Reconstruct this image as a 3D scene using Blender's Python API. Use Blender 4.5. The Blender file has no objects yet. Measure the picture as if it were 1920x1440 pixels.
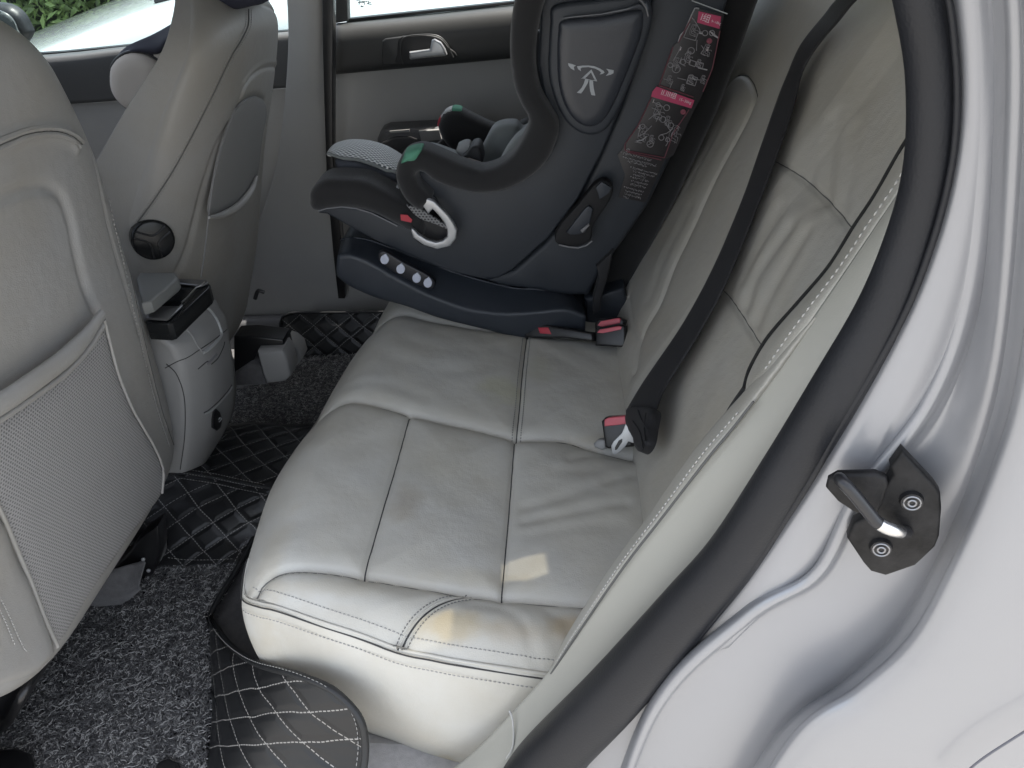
import bpy, bmesh, math, random
import numpy as np
from mathutils import Vector, Matrix
random.seed(7); RNG=np.random.default_rng(7)
sc=bpy.context.scene
COL=sc.collection
# ------------------------------------------------------------ camera, world, sun
PITCH,YAW=math.radians(35),math.radians(3)
FPX=1442.0
CAM=np.array([0,0,1.09])
_f=np.array([-math.sin(YAW)*math.cos(PITCH),math.cos(YAW)*math.cos(PITCH),-math.sin(PITCH)])
_r=np.array([math.cos(YAW),math.sin(YAW),0.0]); _u=np.cross(_r,_f)
cd=bpy.data.cameras.new('camera'); cam=bpy.data.objects.new('camera',cd); COL.objects.link(cam)
cd.sensor_width=36; cd.lens=36*FPX/1920; cd.clip_start=.02; cd.clip_end=500
M=Matrix(((_r[0],_u[0],-_f[0],CAM[0]),(_r[1],_u[1],-_f[1],CAM[1]),(_r[2],_u[2],-_f[2],CAM[2]),(0,0,0,1)))
cam.matrix_world=M; sc.camera=cam
SUN_EL,SUN_AZ=math.radians(70),math.radians(62)     # azimuth measured from +Y towards +X
w=bpy.data.worlds.new('World'); sc.world=w; w.use_nodes=True
nt=w.node_tree; bg=nt.nodes['Background']; sky=nt.nodes.new('ShaderNodeTexSky'); sky.sky_type='NISHITA'
sky.sun_disc=False; sky.sun_elevation=SUN_EL; sky.sun_rotation=SUN_AZ; sky.dust_density=2.5; sky.air_density=1.0
hs=nt.nodes.new('ShaderNodeHueSaturation'); hs.inputs['Saturation'].default_value=.42; nt.links.new(sky.outputs[0],hs.inputs['Color']); nt.links.new(hs.outputs[0],bg.inputs[0]); bg.inputs[1].default_value=.15
sd=bpy.data.lights.new('sun','SUN'); sd.energy=3.0; sd.angle=math.radians(.5); sd.color=(1,.95,.87)
so=bpy.data.objects.new('sun',sd); COL.objects.link(so)
sdir=Vector((math.sin(SUN_AZ)*math.cos(SUN_EL),math.cos(SUN_AZ)*math.cos(SUN_EL),math.sin(SUN_EL)))
so.rotation_euler=sdir.to_track_quat('Z','Y').to_euler(); so.location=(0,0,8)
sc.view_settings.view_transform='Standard'; sc.view_settings.look='None'; sc.view_settings.gamma=1
sc.view_settings.use_curve_mapping=False; sc.view_settings.exposure=1.88

# ------------------------------------------------------------ where a photographed point lies on a real plane
def ray(px,py): return _f+_r*(px-960)/FPX-_u*(py-720)/FPX
def onp(px,py,P0,n):
    d=ray(px,py); n=np.array(n,float); return CAM+d*(((np.array(P0,float)-CAM)@n)/(d@n))
def oy(px,py,y): return onp(px,py,(0,y,0),(0,1,0))
def ox(px,py,x): return onp(px,py,(x,0,0),(1,0,0))
def oz(px,py,z): return onp(px,py,(0,0,z),(0,0,1))
# ------------------------------------------------------------ materials
MATS={}
def nd(nt,t,**k):
    n=nt.nodes.new(t)
    for a,b in k.items(): setattr(n,a,b)
    return n
def mat(name,col,rough=.5,metal=0,bump=0,bscale=200,var=0,vscale=6,spec=.5,coat=0,coatr=.1,sheen=0,trans=0,tex='noise',vcol=None,alpha=1,emis=None):
    if name in MATS: return MATS[name]
    m=bpy.data.materials.new(name); m.use_nodes=True; t=m.node_tree; b=t.nodes['Principled BSDF']
    b.inputs['Base Color'].default_value=(*col,1); b.inputs['Roughness'].default_value=rough; b.inputs['Metallic'].default_value=metal
    b.inputs['Specular IOR Level'].default_value=spec; b.inputs['Coat Weight'].default_value=coat; b.inputs['Coat Roughness'].default_value=coatr
    b.inputs['Sheen Weight'].default_value=sheen; b.inputs['Transmission Weight'].default_value=trans
    geo=nd(t,'ShaderNodeNewGeometry')
    if var>0:
        nz=nd(t,'ShaderNodeTexNoise'); nz.inputs['Scale'].default_value=vscale; nz.inputs['Detail'].default_value=5; nz.inputs['Roughness'].default_value=.6
        t.links.new(geo.outputs['Position'],nz.inputs['Vector'])
        mr=nd(t,'ShaderNodeMapRange'); mr.inputs[1].default_value=.3; mr.inputs[2].default_value=.7
        t.links.new(nz.outputs[0],mr.inputs[0])
        mx=nd(t,'ShaderNodeMix',data_type='RGBA'); mx.inputs[6].default_value=(*[c*(1-var) for c in col],1)
        vc=vcol or [min(1,c*(1+var)) for c in col]; mx.inputs[7].default_value=(*vc,1)
        t.links.new(mr.outputs[0],mx.inputs[0]); t.links.new(mx.outputs[2],b.inputs['Base Color'])
        mr2=nd(t,'ShaderNodeMapRange'); mr2.inputs[3].default_value=max(.02,rough-.08); mr2.inputs[4].default_value=min(1,rough+.1)
        t.links.new(nz.outputs[0],mr2.inputs[0]); t.links.new(mr2.outputs[0],b.inputs['Roughness'])
    if bump>0:
        if tex=='noise': nz=nd(t,'ShaderNodeTexNoise'); nz.inputs['Detail'].default_value=3
        else: nz=nd(t,'ShaderNodeTexVoronoi')
        nz.inputs['Scale'].default_value=bscale; t.links.new(geo.outputs['Position'],nz.inputs['Vector'])
        bp=nd(t,'ShaderNodeBump'); bp.inputs['Strength'].default_value=bump; bp.inputs['Distance'].default_value=.0008
        t.links.new(nz.outputs[0],bp.inputs['Height']); t.links.new(bp.outputs[0],b.inputs['Normal'])
    MATS[name]=m; return m
def math_(t,op,a,b=None,c=None):
    n=nd(t,'ShaderNodeMath',operation=op)
    for i,v in enumerate((a,b,c)):
        if v is None: continue
        if isinstance(v,(int,float)): n.inputs[i].default_value=v
        else: t.links.new(v,n.inputs[i])
    return n.outputs[0]
def lattice_mat(name,base,dark,pitch=.0045,rough=.8,rad=.33,bump=.6):
    """woven cloth with rows of small holes, from metric UVs"""
    m=bpy.data.materials.new(name); m.use_nodes=True; t=m.node_tree; b=t.nodes['Principled BSDF']
    uv=nd(t,'ShaderNodeUVMap'); sp=nd(t,'ShaderNodeSeparateXYZ'); t.links.new(uv.outputs[0],sp.inputs[0])
    u=math_(t,'DIVIDE',sp.outputs[0],pitch); v=math_(t,'DIVIDE',sp.outputs[1],pitch*.8)
    row=math_(t,'FLOOR',v); off=math_(t,'MULTIPLY',math_(t,'MODULO',row,2.0),.5)
    fu=math_(t,'SUBTRACT',math_(t,'FRACT',math_(t,'ADD',u,off)),.5); fv=math_(t,'SUBTRACT',math_(t,'FRACT',v),.5)
    d=math_(t,'SQRT',math_(t,'ADD',math_(t,'MULTIPLY',fu,fu),math_(t,'MULTIPLY',fv,fv)))
    mr=nd(t,'ShaderNodeMapRange'); mr.inputs[1].default_value=rad-.1; mr.inputs[2].default_value=rad+.08; t.links.new(d,mr.inputs[0])
    mx=nd(t,'ShaderNodeMix',data_type='RGBA'); mx.inputs[6].default_value=(*dark,1); mx.inputs[7].default_value=(*base,1)
    t.links.new(mr.outputs[0],mx.inputs[0]); t.links.new(mx.outputs[2],b.inputs['Base Color'])
    bp=nd(t,'ShaderNodeBump'); bp.inputs['Strength'].default_value=bump; bp.inputs['Distance'].default_value=.0012
    t.links.new(mr.outputs[0],bp.inputs['Height']); t.links.new(bp.outputs[0],b.inputs['Normal'])
    b.inputs['Roughness'].default_value=rough; MATS[name]=m; return m
def quilt_mat(name,ang1,ang2,p1,p2,thread,wob=.002,bump=1.0):
    """black leatherette, padded lozenges between rows of stitching, from metric UVs"""
    m=bpy.data.materials.new(name); m.use_nodes=True; t=m.node_tree; b=t.nodes['Principled BSDF']
    uv=nd(t,'ShaderNodeUVMap')
    nz=nd(t,'ShaderNodeTexNoise'); nz.inputs['Scale'].default_value=14; t.links.new(uv.outputs[0],nz.inputs['Vector'])
    wn=math_(t,'MULTIPLY',math_(t,'SUBTRACT',nz.outputs[0],.5),wob*4)
    sp=nd(t,'ShaderNodeSeparateXYZ'); t.links.new(uv.outputs[0],sp.inputs[0]); U,V=sp.outputs[0],sp.outputs[1]
    def lines(ang,p,):
        c,s=math.cos(math.radians(ang)),math.sin(math.radians(ang))
        a=math_(t,'ADD',math_(t,'ADD',math_(t,'MULTIPLY',U,c),math_(t,'MULTIPLY',V,s)),wn)
        along=math_(t,'ADD',math_(t,'MULTIPLY',U,-s),math_(t,'MULTIPLY',V,c))
        fr=math_(t,'SUBTRACT',math_(t,'FRACT',math_(t,'DIVIDE',a,p)),.5)
        dist=math_(t,'MULTIPLY',math_(t,'ABSOLUTE',fr),p)    # metres from the seam
        dash=math_(t,'LESS_THAN',math_(t,'FRACT',math_(t,'DIVIDE',along,.0062)),.7)
        th=math_(t,'MULTIPLY',math_(t,'LESS_THAN',dist,.0007),dash)
        hole=math_(t,'LESS_THAN',dist,.0014)
        mr=nd(t,'ShaderNodeMapRange',interpolation_type='SMOOTHERSTEP'); mr.inputs[2].default_value=.011; t.links.new(dist,mr.inputs[0])
        return mr.outputs[0],th,hole
    h1,t1,o1=lines(ang1,p1); h2,t2,o2=lines(ang2,p2)
    h=math_(t,'MINIMUM',h1,h2); th=math_(t,'MAXIMUM',t1,t2)
    mx=nd(t,'ShaderNodeMix',data_type='RGBA'); mx.inputs[6].default_value=(.010,.0105,.0115,1); mx.inputs[7].default_value=(*thread,1)
    t.links.new(th,mx.inputs[0]); t.links.new(mx.outputs[2],b.inputs['Base Color'])
    nz2=nd(t,'ShaderNodeTexNoise'); nz2.inputs['Scale'].default_value=420; t.links.new(uv.outputs[0],nz2.inputs['Vector'])
    nz3=nd(t,'ShaderNodeTexNoise'); nz3.inputs['Scale'].default_value=30; t.links.new(uv.outputs[0],nz3.inputs['Vector'])
    hh=math_(t,'ADD',math_(t,'ADD',h,math_(t,'MULTIPLY',nz2.outputs[0],.06)),math_(t,'MULTIPLY',nz3.outputs[0],.35))
    bp=nd(t,'ShaderNodeBump'); bp.inputs['Strength'].default_value=bump; bp.inputs['Distance'].default_value=.004
    t.links.new(hh,bp.inputs['Height']); t.links.new(bp.outputs[0],b.inputs['Normal'])
    b.inputs['Roughness'].default_value=.42; MATS[name]=m; return m
def seat_leather(name,col,stains_and_sun=()):
    """grey leather: fine grain, faint soiling, yellowed stain patches and painted light patches at given places"""
    m=bpy.data.materials.new(name); m.use_nodes=True; t=m.node_tree; b=t.nodes['Principled BSDF']
    geo=nd(t,'ShaderNodeNewGeometry'); P=geo.outputs['Position']
    nz=nd(t,'ShaderNodeTexNoise'); nz.inputs['Scale'].default_value=5.5; nz.inputs['Detail'].default_value=6; nz.inputs['Roughness'].default_value=.62
    t.links.new(P,nz.inputs['Vector'])
    mr=nd(t,'ShaderNodeMapRange'); mr.inputs[1].default_value=.35; mr.inputs[2].default_value=.7; t.links.new(nz.outputs[0],mr.inputs[0])
    mx=nd(t,'ShaderNodeMix',data_type='RGBA'); mx.inputs[6].default_value=(*col,1)
    mx.inputs[7].default_value=(col[0]*.93,col[1]*.90,col[2]*.84,1); t.links.new(mr.outputs[0],mx.inputs[0]); cur=mx.outputs[2]
    dn=nd(t,'ShaderNodeTexNoise'); dn.inputs['Scale'].default_value=28; dn.inputs['Detail'].default_value=5; t.links.new(P,dn.inputs['Vector'])
    for (c,rx,ry,k,sc_) in stains_and_sun:
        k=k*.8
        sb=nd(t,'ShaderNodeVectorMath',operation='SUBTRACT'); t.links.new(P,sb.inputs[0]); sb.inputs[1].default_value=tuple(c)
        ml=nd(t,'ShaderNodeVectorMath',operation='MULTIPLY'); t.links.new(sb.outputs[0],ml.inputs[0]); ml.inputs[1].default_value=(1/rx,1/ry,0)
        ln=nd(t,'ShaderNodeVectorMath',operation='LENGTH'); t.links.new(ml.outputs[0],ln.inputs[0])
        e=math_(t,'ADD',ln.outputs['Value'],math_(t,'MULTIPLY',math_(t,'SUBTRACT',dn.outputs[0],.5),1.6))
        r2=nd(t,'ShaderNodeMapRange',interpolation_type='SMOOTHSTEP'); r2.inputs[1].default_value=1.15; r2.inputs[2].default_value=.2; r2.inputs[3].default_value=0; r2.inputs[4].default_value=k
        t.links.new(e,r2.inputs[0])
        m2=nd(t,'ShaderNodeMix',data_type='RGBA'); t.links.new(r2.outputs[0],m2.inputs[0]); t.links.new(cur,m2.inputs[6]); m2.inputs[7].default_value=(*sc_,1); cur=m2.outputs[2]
    t.links.new(cur,b.inputs['Base Color'])
    vo=nd(t,'ShaderNodeTexVoronoi'); vo.inputs['Scale'].default_value=620; t.links.new(P,vo.inputs['Vector'])
    n2=nd(t,'ShaderNodeTexNoise'); n2.inputs['Scale'].default_value=60; n2.inputs['Detail'].default_value=4; t.links.new(P,n2.inputs['Vector'])
    bp=nd(t,'ShaderNodeBump'); bp.inputs['Strength'].default_value=.28; bp.inputs['Distance'].default_value=.0006; t.links.new(vo.outputs[0],bp.inputs['Height'])
    bp2=nd(t,'ShaderNodeBump'); bp2.inputs['Strength'].default_value=.25; bp2.inputs['Distance'].default_value=.003; t.links.new(n2.outputs[0],bp2.inputs['Height'])
    t.links.new(bp.outputs[0],bp2.inputs['Normal']); t.links.new(bp2.outputs[0],b.inputs['Normal'])
    rr=nd(t,'ShaderNodeMapRange'); rr.inputs[3].default_value=.36; rr.inputs[4].default_value=.54; t.links.new(nz.outputs[0],rr.inputs[0]); t.links.new(rr.outputs[0],b.inputs['Roughness'])
    b.inputs['Specular IOR Level'].default_value=.42
    MATS[name]=m; return m
# ------------------------------------------------------------ objects
WL={}
def tag(o,label=None,cat=None,group=None,kind=None):
    if label: o['label']=label
    if cat: o['category']=cat
    if group: o['group']=group
    if kind: o['kind']=kind
def thing(name,loc,label,cat,group=None):
    o=bpy.data.objects.new(name,None); COL.objects.link(o); o.location=tuple(loc); o.empty_display_size=.05
    WL[o.name]=np.array(loc,float); tag(o,label,cat,group); return o
def wl(p): return WL.get(p.name,np.zeros(3)) if p else np.zeros(3)
def mk(name,V,Fc,m,parent=None,smooth=True,uv=None,angle=None,label=None,solid=0,off=-1):
    V=np.asarray(V,float)
    org=wl(parent) if parent is not None else V.mean(0)
    me=bpy.data.meshes.new(name); me.from_pydata((V-org).tolist(),[],[tuple(map(int,f)) for f in Fc]); me.update()
    if uv is not None:
        uv=np.asarray(uv,float); L=me.uv_layers.new(name='UVMap'); idx=np.empty(len(me.loops),int); me.loops.foreach_get('vertex_index',idx)
        L.data.foreach_set('uv',uv[idx].ravel())
    bm=bmesh.new(); bm.from_mesh(me)
    if solid==0: bmesh.ops.recalc_face_normals(bm,faces=bm.faces[:])
    else:      # open sheets: front faces the open door, thickness goes behind
        s_=sum(f.calc_area()*f.normal.dot((Vector(CAM-org)-f.calc_center_median()).normalized()) for f in bm.faces)
        if s_<0: bmesh.ops.reverse_faces(bm,faces=bm.faces[:])
    bm.to_mesh(me); bm.free()
    if smooth:
        me.polygons.foreach_set('use_smooth',[True]*len(me.polygons))
        if angle: me.set_sharp_from_angle(angle=math.radians(angle))
    me.materials.append(m)
    o=bpy.data.objects.new(name,me); COL.objects.link(o)
    if parent is not None: o.parent=parent; WL[o.name]=org
    else: o.location=tuple(org); WL[o.name]=org
    if label: o['label']=label
    if solid:
        md=o.modifiers.new('thickness','SOLIDIFY'); md.thickness=solid; md.offset=off; md.use_even_offset=False
    return o
def cr(P,n,closed=False):
    """Catmull-Rom through P, resampled to n points evenly by length"""
    P=np.asarray(P,float)
    if len(P)==2: return P[0]+(P[1]-P[0])*np.linspace(0,1,n)[:,None]
    if closed: Q=np.vstack([P[-1],P,P[0],P[1]])
    else: Q=np.vstack([2*P[0]-P[1],P,2*P[-1]-P[-2]])
    out=[]
    t=np.linspace(0,1,24,endpoint=False)[:,None]
    for i in range(len(Q)-3):
        p0,p1,p2,p3=Q[i:i+4]
        out.append(.5*((2*p1)+(-p0+p2)*t+(2*p0-5*p1+4*p2-p3)*t*t+(-p0+3*p1-3*p2+p3)*t**3))
    out=np.vstack(out+[Q[-2][None]]); s=np.r_[0,np.cumsum(np.linalg.norm(np.diff(out,axis=0),axis=1))]
    if closed: q=np.linspace(0,s[-1],n,endpoint=False)
    else: q=np.linspace(0,s[-1],n)
    return np.stack([np.interp(q,s,out[:,k]) for k in range(out.shape[1])],1)
def grid_faces(n,m,closed=False):
    F=[]; mm=m if closed else m-1
    for i in range(n-1):
        for j in range(mm):
            j2=(j+1)%m; F.append((i*m+j,i*m+j2,(i+1)*m+j2,(i+1)*m+j))
    return F
def grid(name,G,m,parent=None,uv=None,**k):
    n,mm=G.shape[:2]
    if uv is None:
        du=np.r_[0,np.cumsum(np.linalg.norm(np.diff(G[n//2],axis=0),axis=1))]; dv=np.r_[0,np.cumsum(np.linalg.norm(np.diff(G[:,mm//2],axis=0),axis=1))]
        uv=np.stack(np.broadcast_arrays(du[None,:],dv[:,None]),-1).reshape(-1,2)
    return mk(name,G.reshape(-1,3),grid_faces(n,mm),m,parent,uv=uv,**k)
def surf(rows,nu,nv):
    R=np.array([cr(r,nu) for r in rows]); return np.stack([cr(R[:,j],nv) for j in range(nu)],1)
def tube_geo(path,r,seg=8,closed=False,caps=True,flat=1.0,updir=(0,0,1)):
    P=np.asarray(path,float); n=len(P); r=np.broadcast_to(np.asarray(r,float),(n,))
    T=np.roll(P,-1,0)-np.roll(P,1,0) if closed else np.gradient(P,axis=0)
    T/=np.linalg.norm(T,axis=1)[:,None]+1e-12
    up=np.array(updir,float); N=up-(T@up)[:,None]*T
    bad=np.linalg.norm(N,axis=1)<1e-3; N[bad]=np.cross(T[bad],(1,0.3,0)); N/=np.linalg.norm(N,axis=1)[:,None]; B=np.cross(T,N)
    a=np.linspace(0,2*math.pi,seg,endpoint=False)
    V=(P[:,None]+r[:,None,None]*(np.cos(a)[None,:,None]*B[:,None]+flat*np.sin(a)[None,:,None]*N[:,None])).reshape(-1,3)
    F=grid_faces(n,seg,True)
    if closed: F+=[((n-1)*seg+j,(n-1)*seg+(j+1)%seg,(j+1)%seg,j) for j in range(seg)]
    elif caps: F+=[tuple(range(seg)),tuple((n-1)*seg+j for j in range(seg))]
    return V,F
def tube(name,path,r,m,parent=None,seg=8,closed=False,flat=1.0,updir=(0,0,1),**k):
    V,F=tube_geo(path,r,seg,closed,True,flat,updir); return mk(name,V,F,m,parent,angle=50,**k)
def join(parts):
    Vs,Fs,o=[],[],0
    for V,F in parts:
        V=np.asarray(V); Vs.append(V); Fs+=[tuple(int(i)+o for i in f) for f in F]; o+=len(V)
    return np.vstack(Vs),Fs
def stitches(name,path,m,parent,pitch=.0055,ln=.0036,r=.0006,lift=None,up=(0,0,1)):
    P=np.asarray(path,float); s=np.r_[0,np.cumsum(np.linalg.norm(np.diff(P,axis=0),axis=1))]
    n=max(2,int(s[-1]/pitch)); parts=[]
    for i in range(n):
        a=i*pitch; q=[a,a+ln]; E=np.stack([np.interp(q,s,P[:,k]) for k in range(3)],1)
        E=np.array([E[0],E.mean(0)+np.array(up)*r*.6,E[1]]); parts.append(tube_geo(E,r*np.array([.6,1,.6]),5,updir=up))
    V,F=join(parts); return mk(name,V,F,m,parent)
def slab(name,poly,n,thick,m,parent=None,bevel=.003,seg=3,offset=0.0,smoothpoly=0,angle=40,uv=False,**k):
    """solid of the given outline (3-D points on a plane with normal n, pointing to the viewer side), going back by thick"""
    P=np.asarray(poly,float)
    if smoothpoly: P=cr(P,smoothpoly,closed=True)
    n=np.array(n,float); n/=np.linalg.norm(n); P=P+n*offset
    bm=bmesh.new(); org=wl(parent) if parent is not None else P.mean(0)
    vs=[bm.verts.new(tuple(p-org)) for p in P]; f=bm.faces.new(vs); bm.normal_update()
    if f.normal.dot(Vector(n))<0: f.normal_flip()
    r=bmesh.ops.extrude_face_region(bm,geom=[f]); nv=[e for e in r['geom'] if isinstance(e,bmesh.types.BMVert)]
    bmesh.ops.translate(bm,verts=nv,vec=Vector(-n*thick)); bm.normal_update()
    bmesh.ops.recalc_face_normals(bm,faces=bm.faces[:])
    if bevel>0:
        front=set()
        ed=[e for e in bm.edges if all(v not in nv for v in e.verts)]
        ed+= [e for e in bm.edges if all(v in nv for v in e.verts)]
        bmesh.ops.bevel(bm,geom=ed,offset=bevel,segments=seg,profile=.5,affect='EDGES',clamp_overlap=True)
    bmesh.ops.triangulate(bm,faces=[f for f in bm.faces if len(f.verts)>4])
    me=bpy.data.meshes.new(name)
    if uv:
        ax=np.cross(n,(0,0,1.0)); ax/=np.linalg.norm(ax); ay=np.cross(ax,n); L=bm.loops.layers.uv.new('UVMap')
        for ff in bm.faces:
            for l in ff.loops: c=np.array(l.vert.co); l[L].uv=(float(c@ax),float(c@ay))
    bm.to_mesh(me); bm.free()
    me.polygons.foreach_set('use_smooth',[True]*len(me.polygons)); me.set_sharp_from_angle(angle=math.radians(angle))
    me.materials.append(m); o=bpy.data.objects.new(name,me); COL.objects.link(o)
    if parent is not None: o.parent=parent
    else: o.location=tuple(org)
    WL[o.name]=org
    if k.get('label'): o['label']=k['label']
    return o
def puff(name,poly,n,thick,m,parent=None,inset=None,dome=.02,offset=0,nres=90,uv=True,label=None,back=True,smoothpoly=120,disp=None):
    """padded cushion of an outline: grows from its edge in a quarter-round to a domed face"""
    P=cr(poly,smoothpoly,closed=True) if smoothpoly else np.asarray(poly,float)
    n=np.array(n,float); n/=np.linalg.norm(n)
    ax=np.cross((0,0,1.0),n); 
    if np.linalg.norm(ax)<1e-3: ax=np.array([1.0,0,0])
    ax/=np.linalg.norm(ax); ay=np.cross(n,ax); c=P.mean(0)
    Q=np.stack([(P-c)@ax,(P-c)@ay],1)
    inset=inset or dome*1.2
    ext=max(np.ptp(Q[:,0]),np.ptp(Q[:,1])); step=ext/nres
    gx,gy=np.meshgrid(np.arange(Q[:,0].min()+step/2,Q[:,0].max(),step),np.arange(Q[:,1].min()+step/2,Q[:,1].max(),step)); gp=np.c_[gx.ravel(),gy.ravel()]
    A=Q; B=np.roll(Q,-1,0); D=B-A; L2=(D**2).sum(1)+1e-12
    ins=np.zeros(len(gp),bool); near=np.full(len(gp),1e9)
    for a_,b_,d_,l_ in zip(A,B,D,L2):
        c_=((a_[1]>gp[:,1])!=(b_[1]>gp[:,1]))&(gp[:,0]<(b_[0]-a_[0])*(gp[:,1]-a_[1])/(b_[1]-a_[1]+1e-15)+a_[0]); ins^=c_
        t_=np.clip(((gp-a_)@d_)/l_,0,1); near=np.minimum(near,np.linalg.norm(gp-a_-t_[:,None]*d_,axis=1))
    gp=gp[ins&(near>step*.35)]; nq=len(Q)
    from mathutils.geometry import delaunay_2d_cdt
    vo,_,fo,*_r2=delaunay_2d_cdt([Vector(v) for v in np.vstack([Q,gp])],[(i,(i+1)%nq) for i in range(nq)],[list(range(nq))],1,1e-7)
    V=np.array([tuple(v) for v in vo]); Fc=[list(f) for f in fo]
    from collections import Counter
    ce=Counter(tuple(sorted((f[i],f[(i+1)%len(f)]))) for f in Fc for i in range(len(f))); be=[e for e,n_ in ce.items() if n_==1]
    dd=np.full(len(V),1e9)
    for a,d,l in zip(A,D,L2):
        tt=np.clip(((V-a)@d)/l,0,1); dd=np.minimum(dd,np.linalg.norm(V-a-tt[:,None]*d,axis=1))
    x=np.clip(dd/inset,0,1); h=dome*np.sqrt(np.maximum(0,1-(1-x)**2))
    if disp is not None: h=h+disp(c+V[:,:1]*ax+V[:,1:2]*ay)*x
    W=c+n*offset+V[:,:1]*ax+V[:,1:2]*ay+h[:,None]*n
    uvs=V.copy()
    nV=len(W); extra={}; WB=list(W)
    for e in be:
        for v in e:
            if v not in extra: extra[v]=len(WB); WB.append(W[v]-n*thick)
        a,b=e; Fc.append([a,b,extra[b],extra[a]])
    uvb=np.vstack([uvs,np.array([uvs[i] for i in extra])])
    return mk(name,np.array(WB),Fc,m,parent,uv=uvb,angle=70,label=label)
def px_plane(pts,P0,n): return np.array([onp(x,y,P0,n) for x,y in pts])
def box_geo(lo,hi):
    x0,y0,z0=lo; x1,y1,z1=hi
    V=[(x0,y0,z0),(x1,y0,z0),(x1,y1,z0),(x0,y1,z0),(x0,y0,z1),(x1,y0,z1),(x1,y1,z1),(x0,y1,z1)]
    return np.array(V),[(0,3,2,1),(4,5,6,7),(0,1,5,4),(1,2,6,5),(2,3,7,6),(3,0,4,7)]
def box(name,lo,hi,m,parent=None,bevel=0,**k):
    V,F=box_geo(lo,hi); o=mk(name,V,F,m,parent,smooth=False,**k)
    if bevel:
        b=o.modifiers.new('b','BEVEL'); b.width=bevel; b.segments=3
        o.data.polygons.foreach_set('use_smooth',[True]*6)
    return o
def seg_dist(X,Y,line):
    """distance of each (X,Y) from a 2-D polyline"""
    L=np.asarray(line,float); d=np.full(X.shape,1e9)
    for a,b in zip(L[:-1],L[1:]):
        v=b-a; l=v@v+1e-12; t=np.clip(((X-a[0])*v[0]+(Y-a[1])*v[1])/l,0,1)
        d=np.minimum(d,np.hypot(X-a[0]-t*v[0],Y-a[1]-t*v[1]))
    return d

# colours
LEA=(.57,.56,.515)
def cz(x): return .342-.075*(x+.40)                 # height of the cushion leather at x
def oc(px,py,dz=0):                                 # photographed point on the cushion plane
    return onp(px,py,(-.40,0,.342+dz),(.075,0,1))
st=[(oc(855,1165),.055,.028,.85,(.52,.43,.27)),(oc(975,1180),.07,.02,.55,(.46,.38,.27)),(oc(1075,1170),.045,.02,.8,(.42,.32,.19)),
    (oc(760,935),.03,.05,.55,(.34,.29,.22)),(oc(945,730),.05,.05,.75,(.53,.52,.38)),(oc(1090,820),.06,.02,.5,(.45,.40,.30)),  # the patch by the far seam is soft light painted into the colour
    (oc(560,1130),.1,.02,.35,(.42,.38,.30)),(oc(640,800),.05,.15,.25,(.40,.37,.31)),(oc(1010,690),.03,.06,.45,(.5,.48,.35)),  # last patch on this line is painted light too
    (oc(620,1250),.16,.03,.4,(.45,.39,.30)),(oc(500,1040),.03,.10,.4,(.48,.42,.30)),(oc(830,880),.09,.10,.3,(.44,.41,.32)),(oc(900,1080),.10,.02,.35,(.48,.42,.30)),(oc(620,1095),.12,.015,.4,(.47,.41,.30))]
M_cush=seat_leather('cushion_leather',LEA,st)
M_lea=seat_leather('seat_leather',(.45,.435,.395))
M_bol=seat_leather('bolster_leather',(.41,.40,.365))
M_front=seat_leather('front_leather',(.325,.322,.315))
M_frontd=seat_leather('front_leather_far',(.32,.312,.295))
M_seam=mat('seam_dark',(.05,.05,.05),.8)
M_thr=mat('thread',(.36,.355,.34),.7)
M_thrd=mat('thread_dark',(.2,.2,.19),.7)  # darker thread for the centre and cross seams
M_pl=mat('grey_plastic',(.27,.27,.265),.45,bump=.25,bscale=900,var=.04)
M_pld=mat('grey_plastic_card',(.34,.335,.32),.62,bump=.3,bscale=700,var=.05)
M_trim=mat('beige_trim',(.345,.34,.30),.5,bump=.2,bscale=900,var=.03)
M_dark=mat('dark_belt_trim',(.036,.037,.037),.5,bump=.2,bscale=800)
M_rub=mat('weather_rubber',(.012,.013,.016),.48,spec=.35,bump=.35,bscale=500,var=.15,vscale=12)
M_blk=mat('black_plastic',(.012,.012,.013),.35,bump=.15,bscale=700)
M_gloss=mat('gloss_black',(.010,.011,.012),.22,spec=.3)
M_void=mat('carpet_black',(.012,.012,.013),.95,bump=.8,bscale=500)
M_cpt=mat('carpet_grey',(.10,.098,.10),.95,bump=1,bscale=700,var=.2,vscale=80,sheen=.3)
M_chrome=mat('satin_metal',(.62,.62,.61),.28,metal=1)
M_silv=mat('silver_plastic',(.42,.43,.44),.35,metal=.6)
M_web=mat('belt_webbing',(.011,.011,.013),.6,bump=.7,bscale=900,sheen=.05)
M_pink=mat('red_button',(.62,.12,.15),.45)
M_red=mat('red_mark',(.45,.03,.05),.5)
M_shell=mat('child_shell',(.024,.029,.037),.5,bump=.3,bscale=900,var=.1,vscale=9)
M_shell2=mat('child_base',(.031,.037,.047),.45,bump=.3,bscale=900,var=.1,vscale=9)
M_cloth=mat('black_cloth',(.010,.010,.011),.85,bump=.7,bscale=1400,sheen=.25)
M_gcl=mat('grey_cloth',(.15,.165,.165),.85,bump=.6,bscale=1200,sheen=.3)
M_green=mat('green_cloth',(.10,.30,.20),.8,bump=.5,bscale=1200)
M_white=mat('white_mark',(.62,.64,.68),.5)
M_cream=mat('cream_cloth',(.55,.50,.44),.85,bump=.4,bscale=600,sheen=.3)
M_navy=mat('navy_cloth',(.022,.024,.040),.8,bump=.5,bscale=900)
M_wedge=mat('wedge_grey',(.15,.155,.15),.5)
M_strk=mat('striker_black',(.006,.006,.0065),.5,spec=.25,bump=.4,bscale=350,var=.5,vscale=60,vcol=(.022,.021,.021))
M_glow=mat('label_grey',(.33,.34,.35),.5)
M_mesh=lattice_mat('pocket_mesh',(.32,.315,.31),(.14,.14,.14),.0048,rad=.30)
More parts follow.
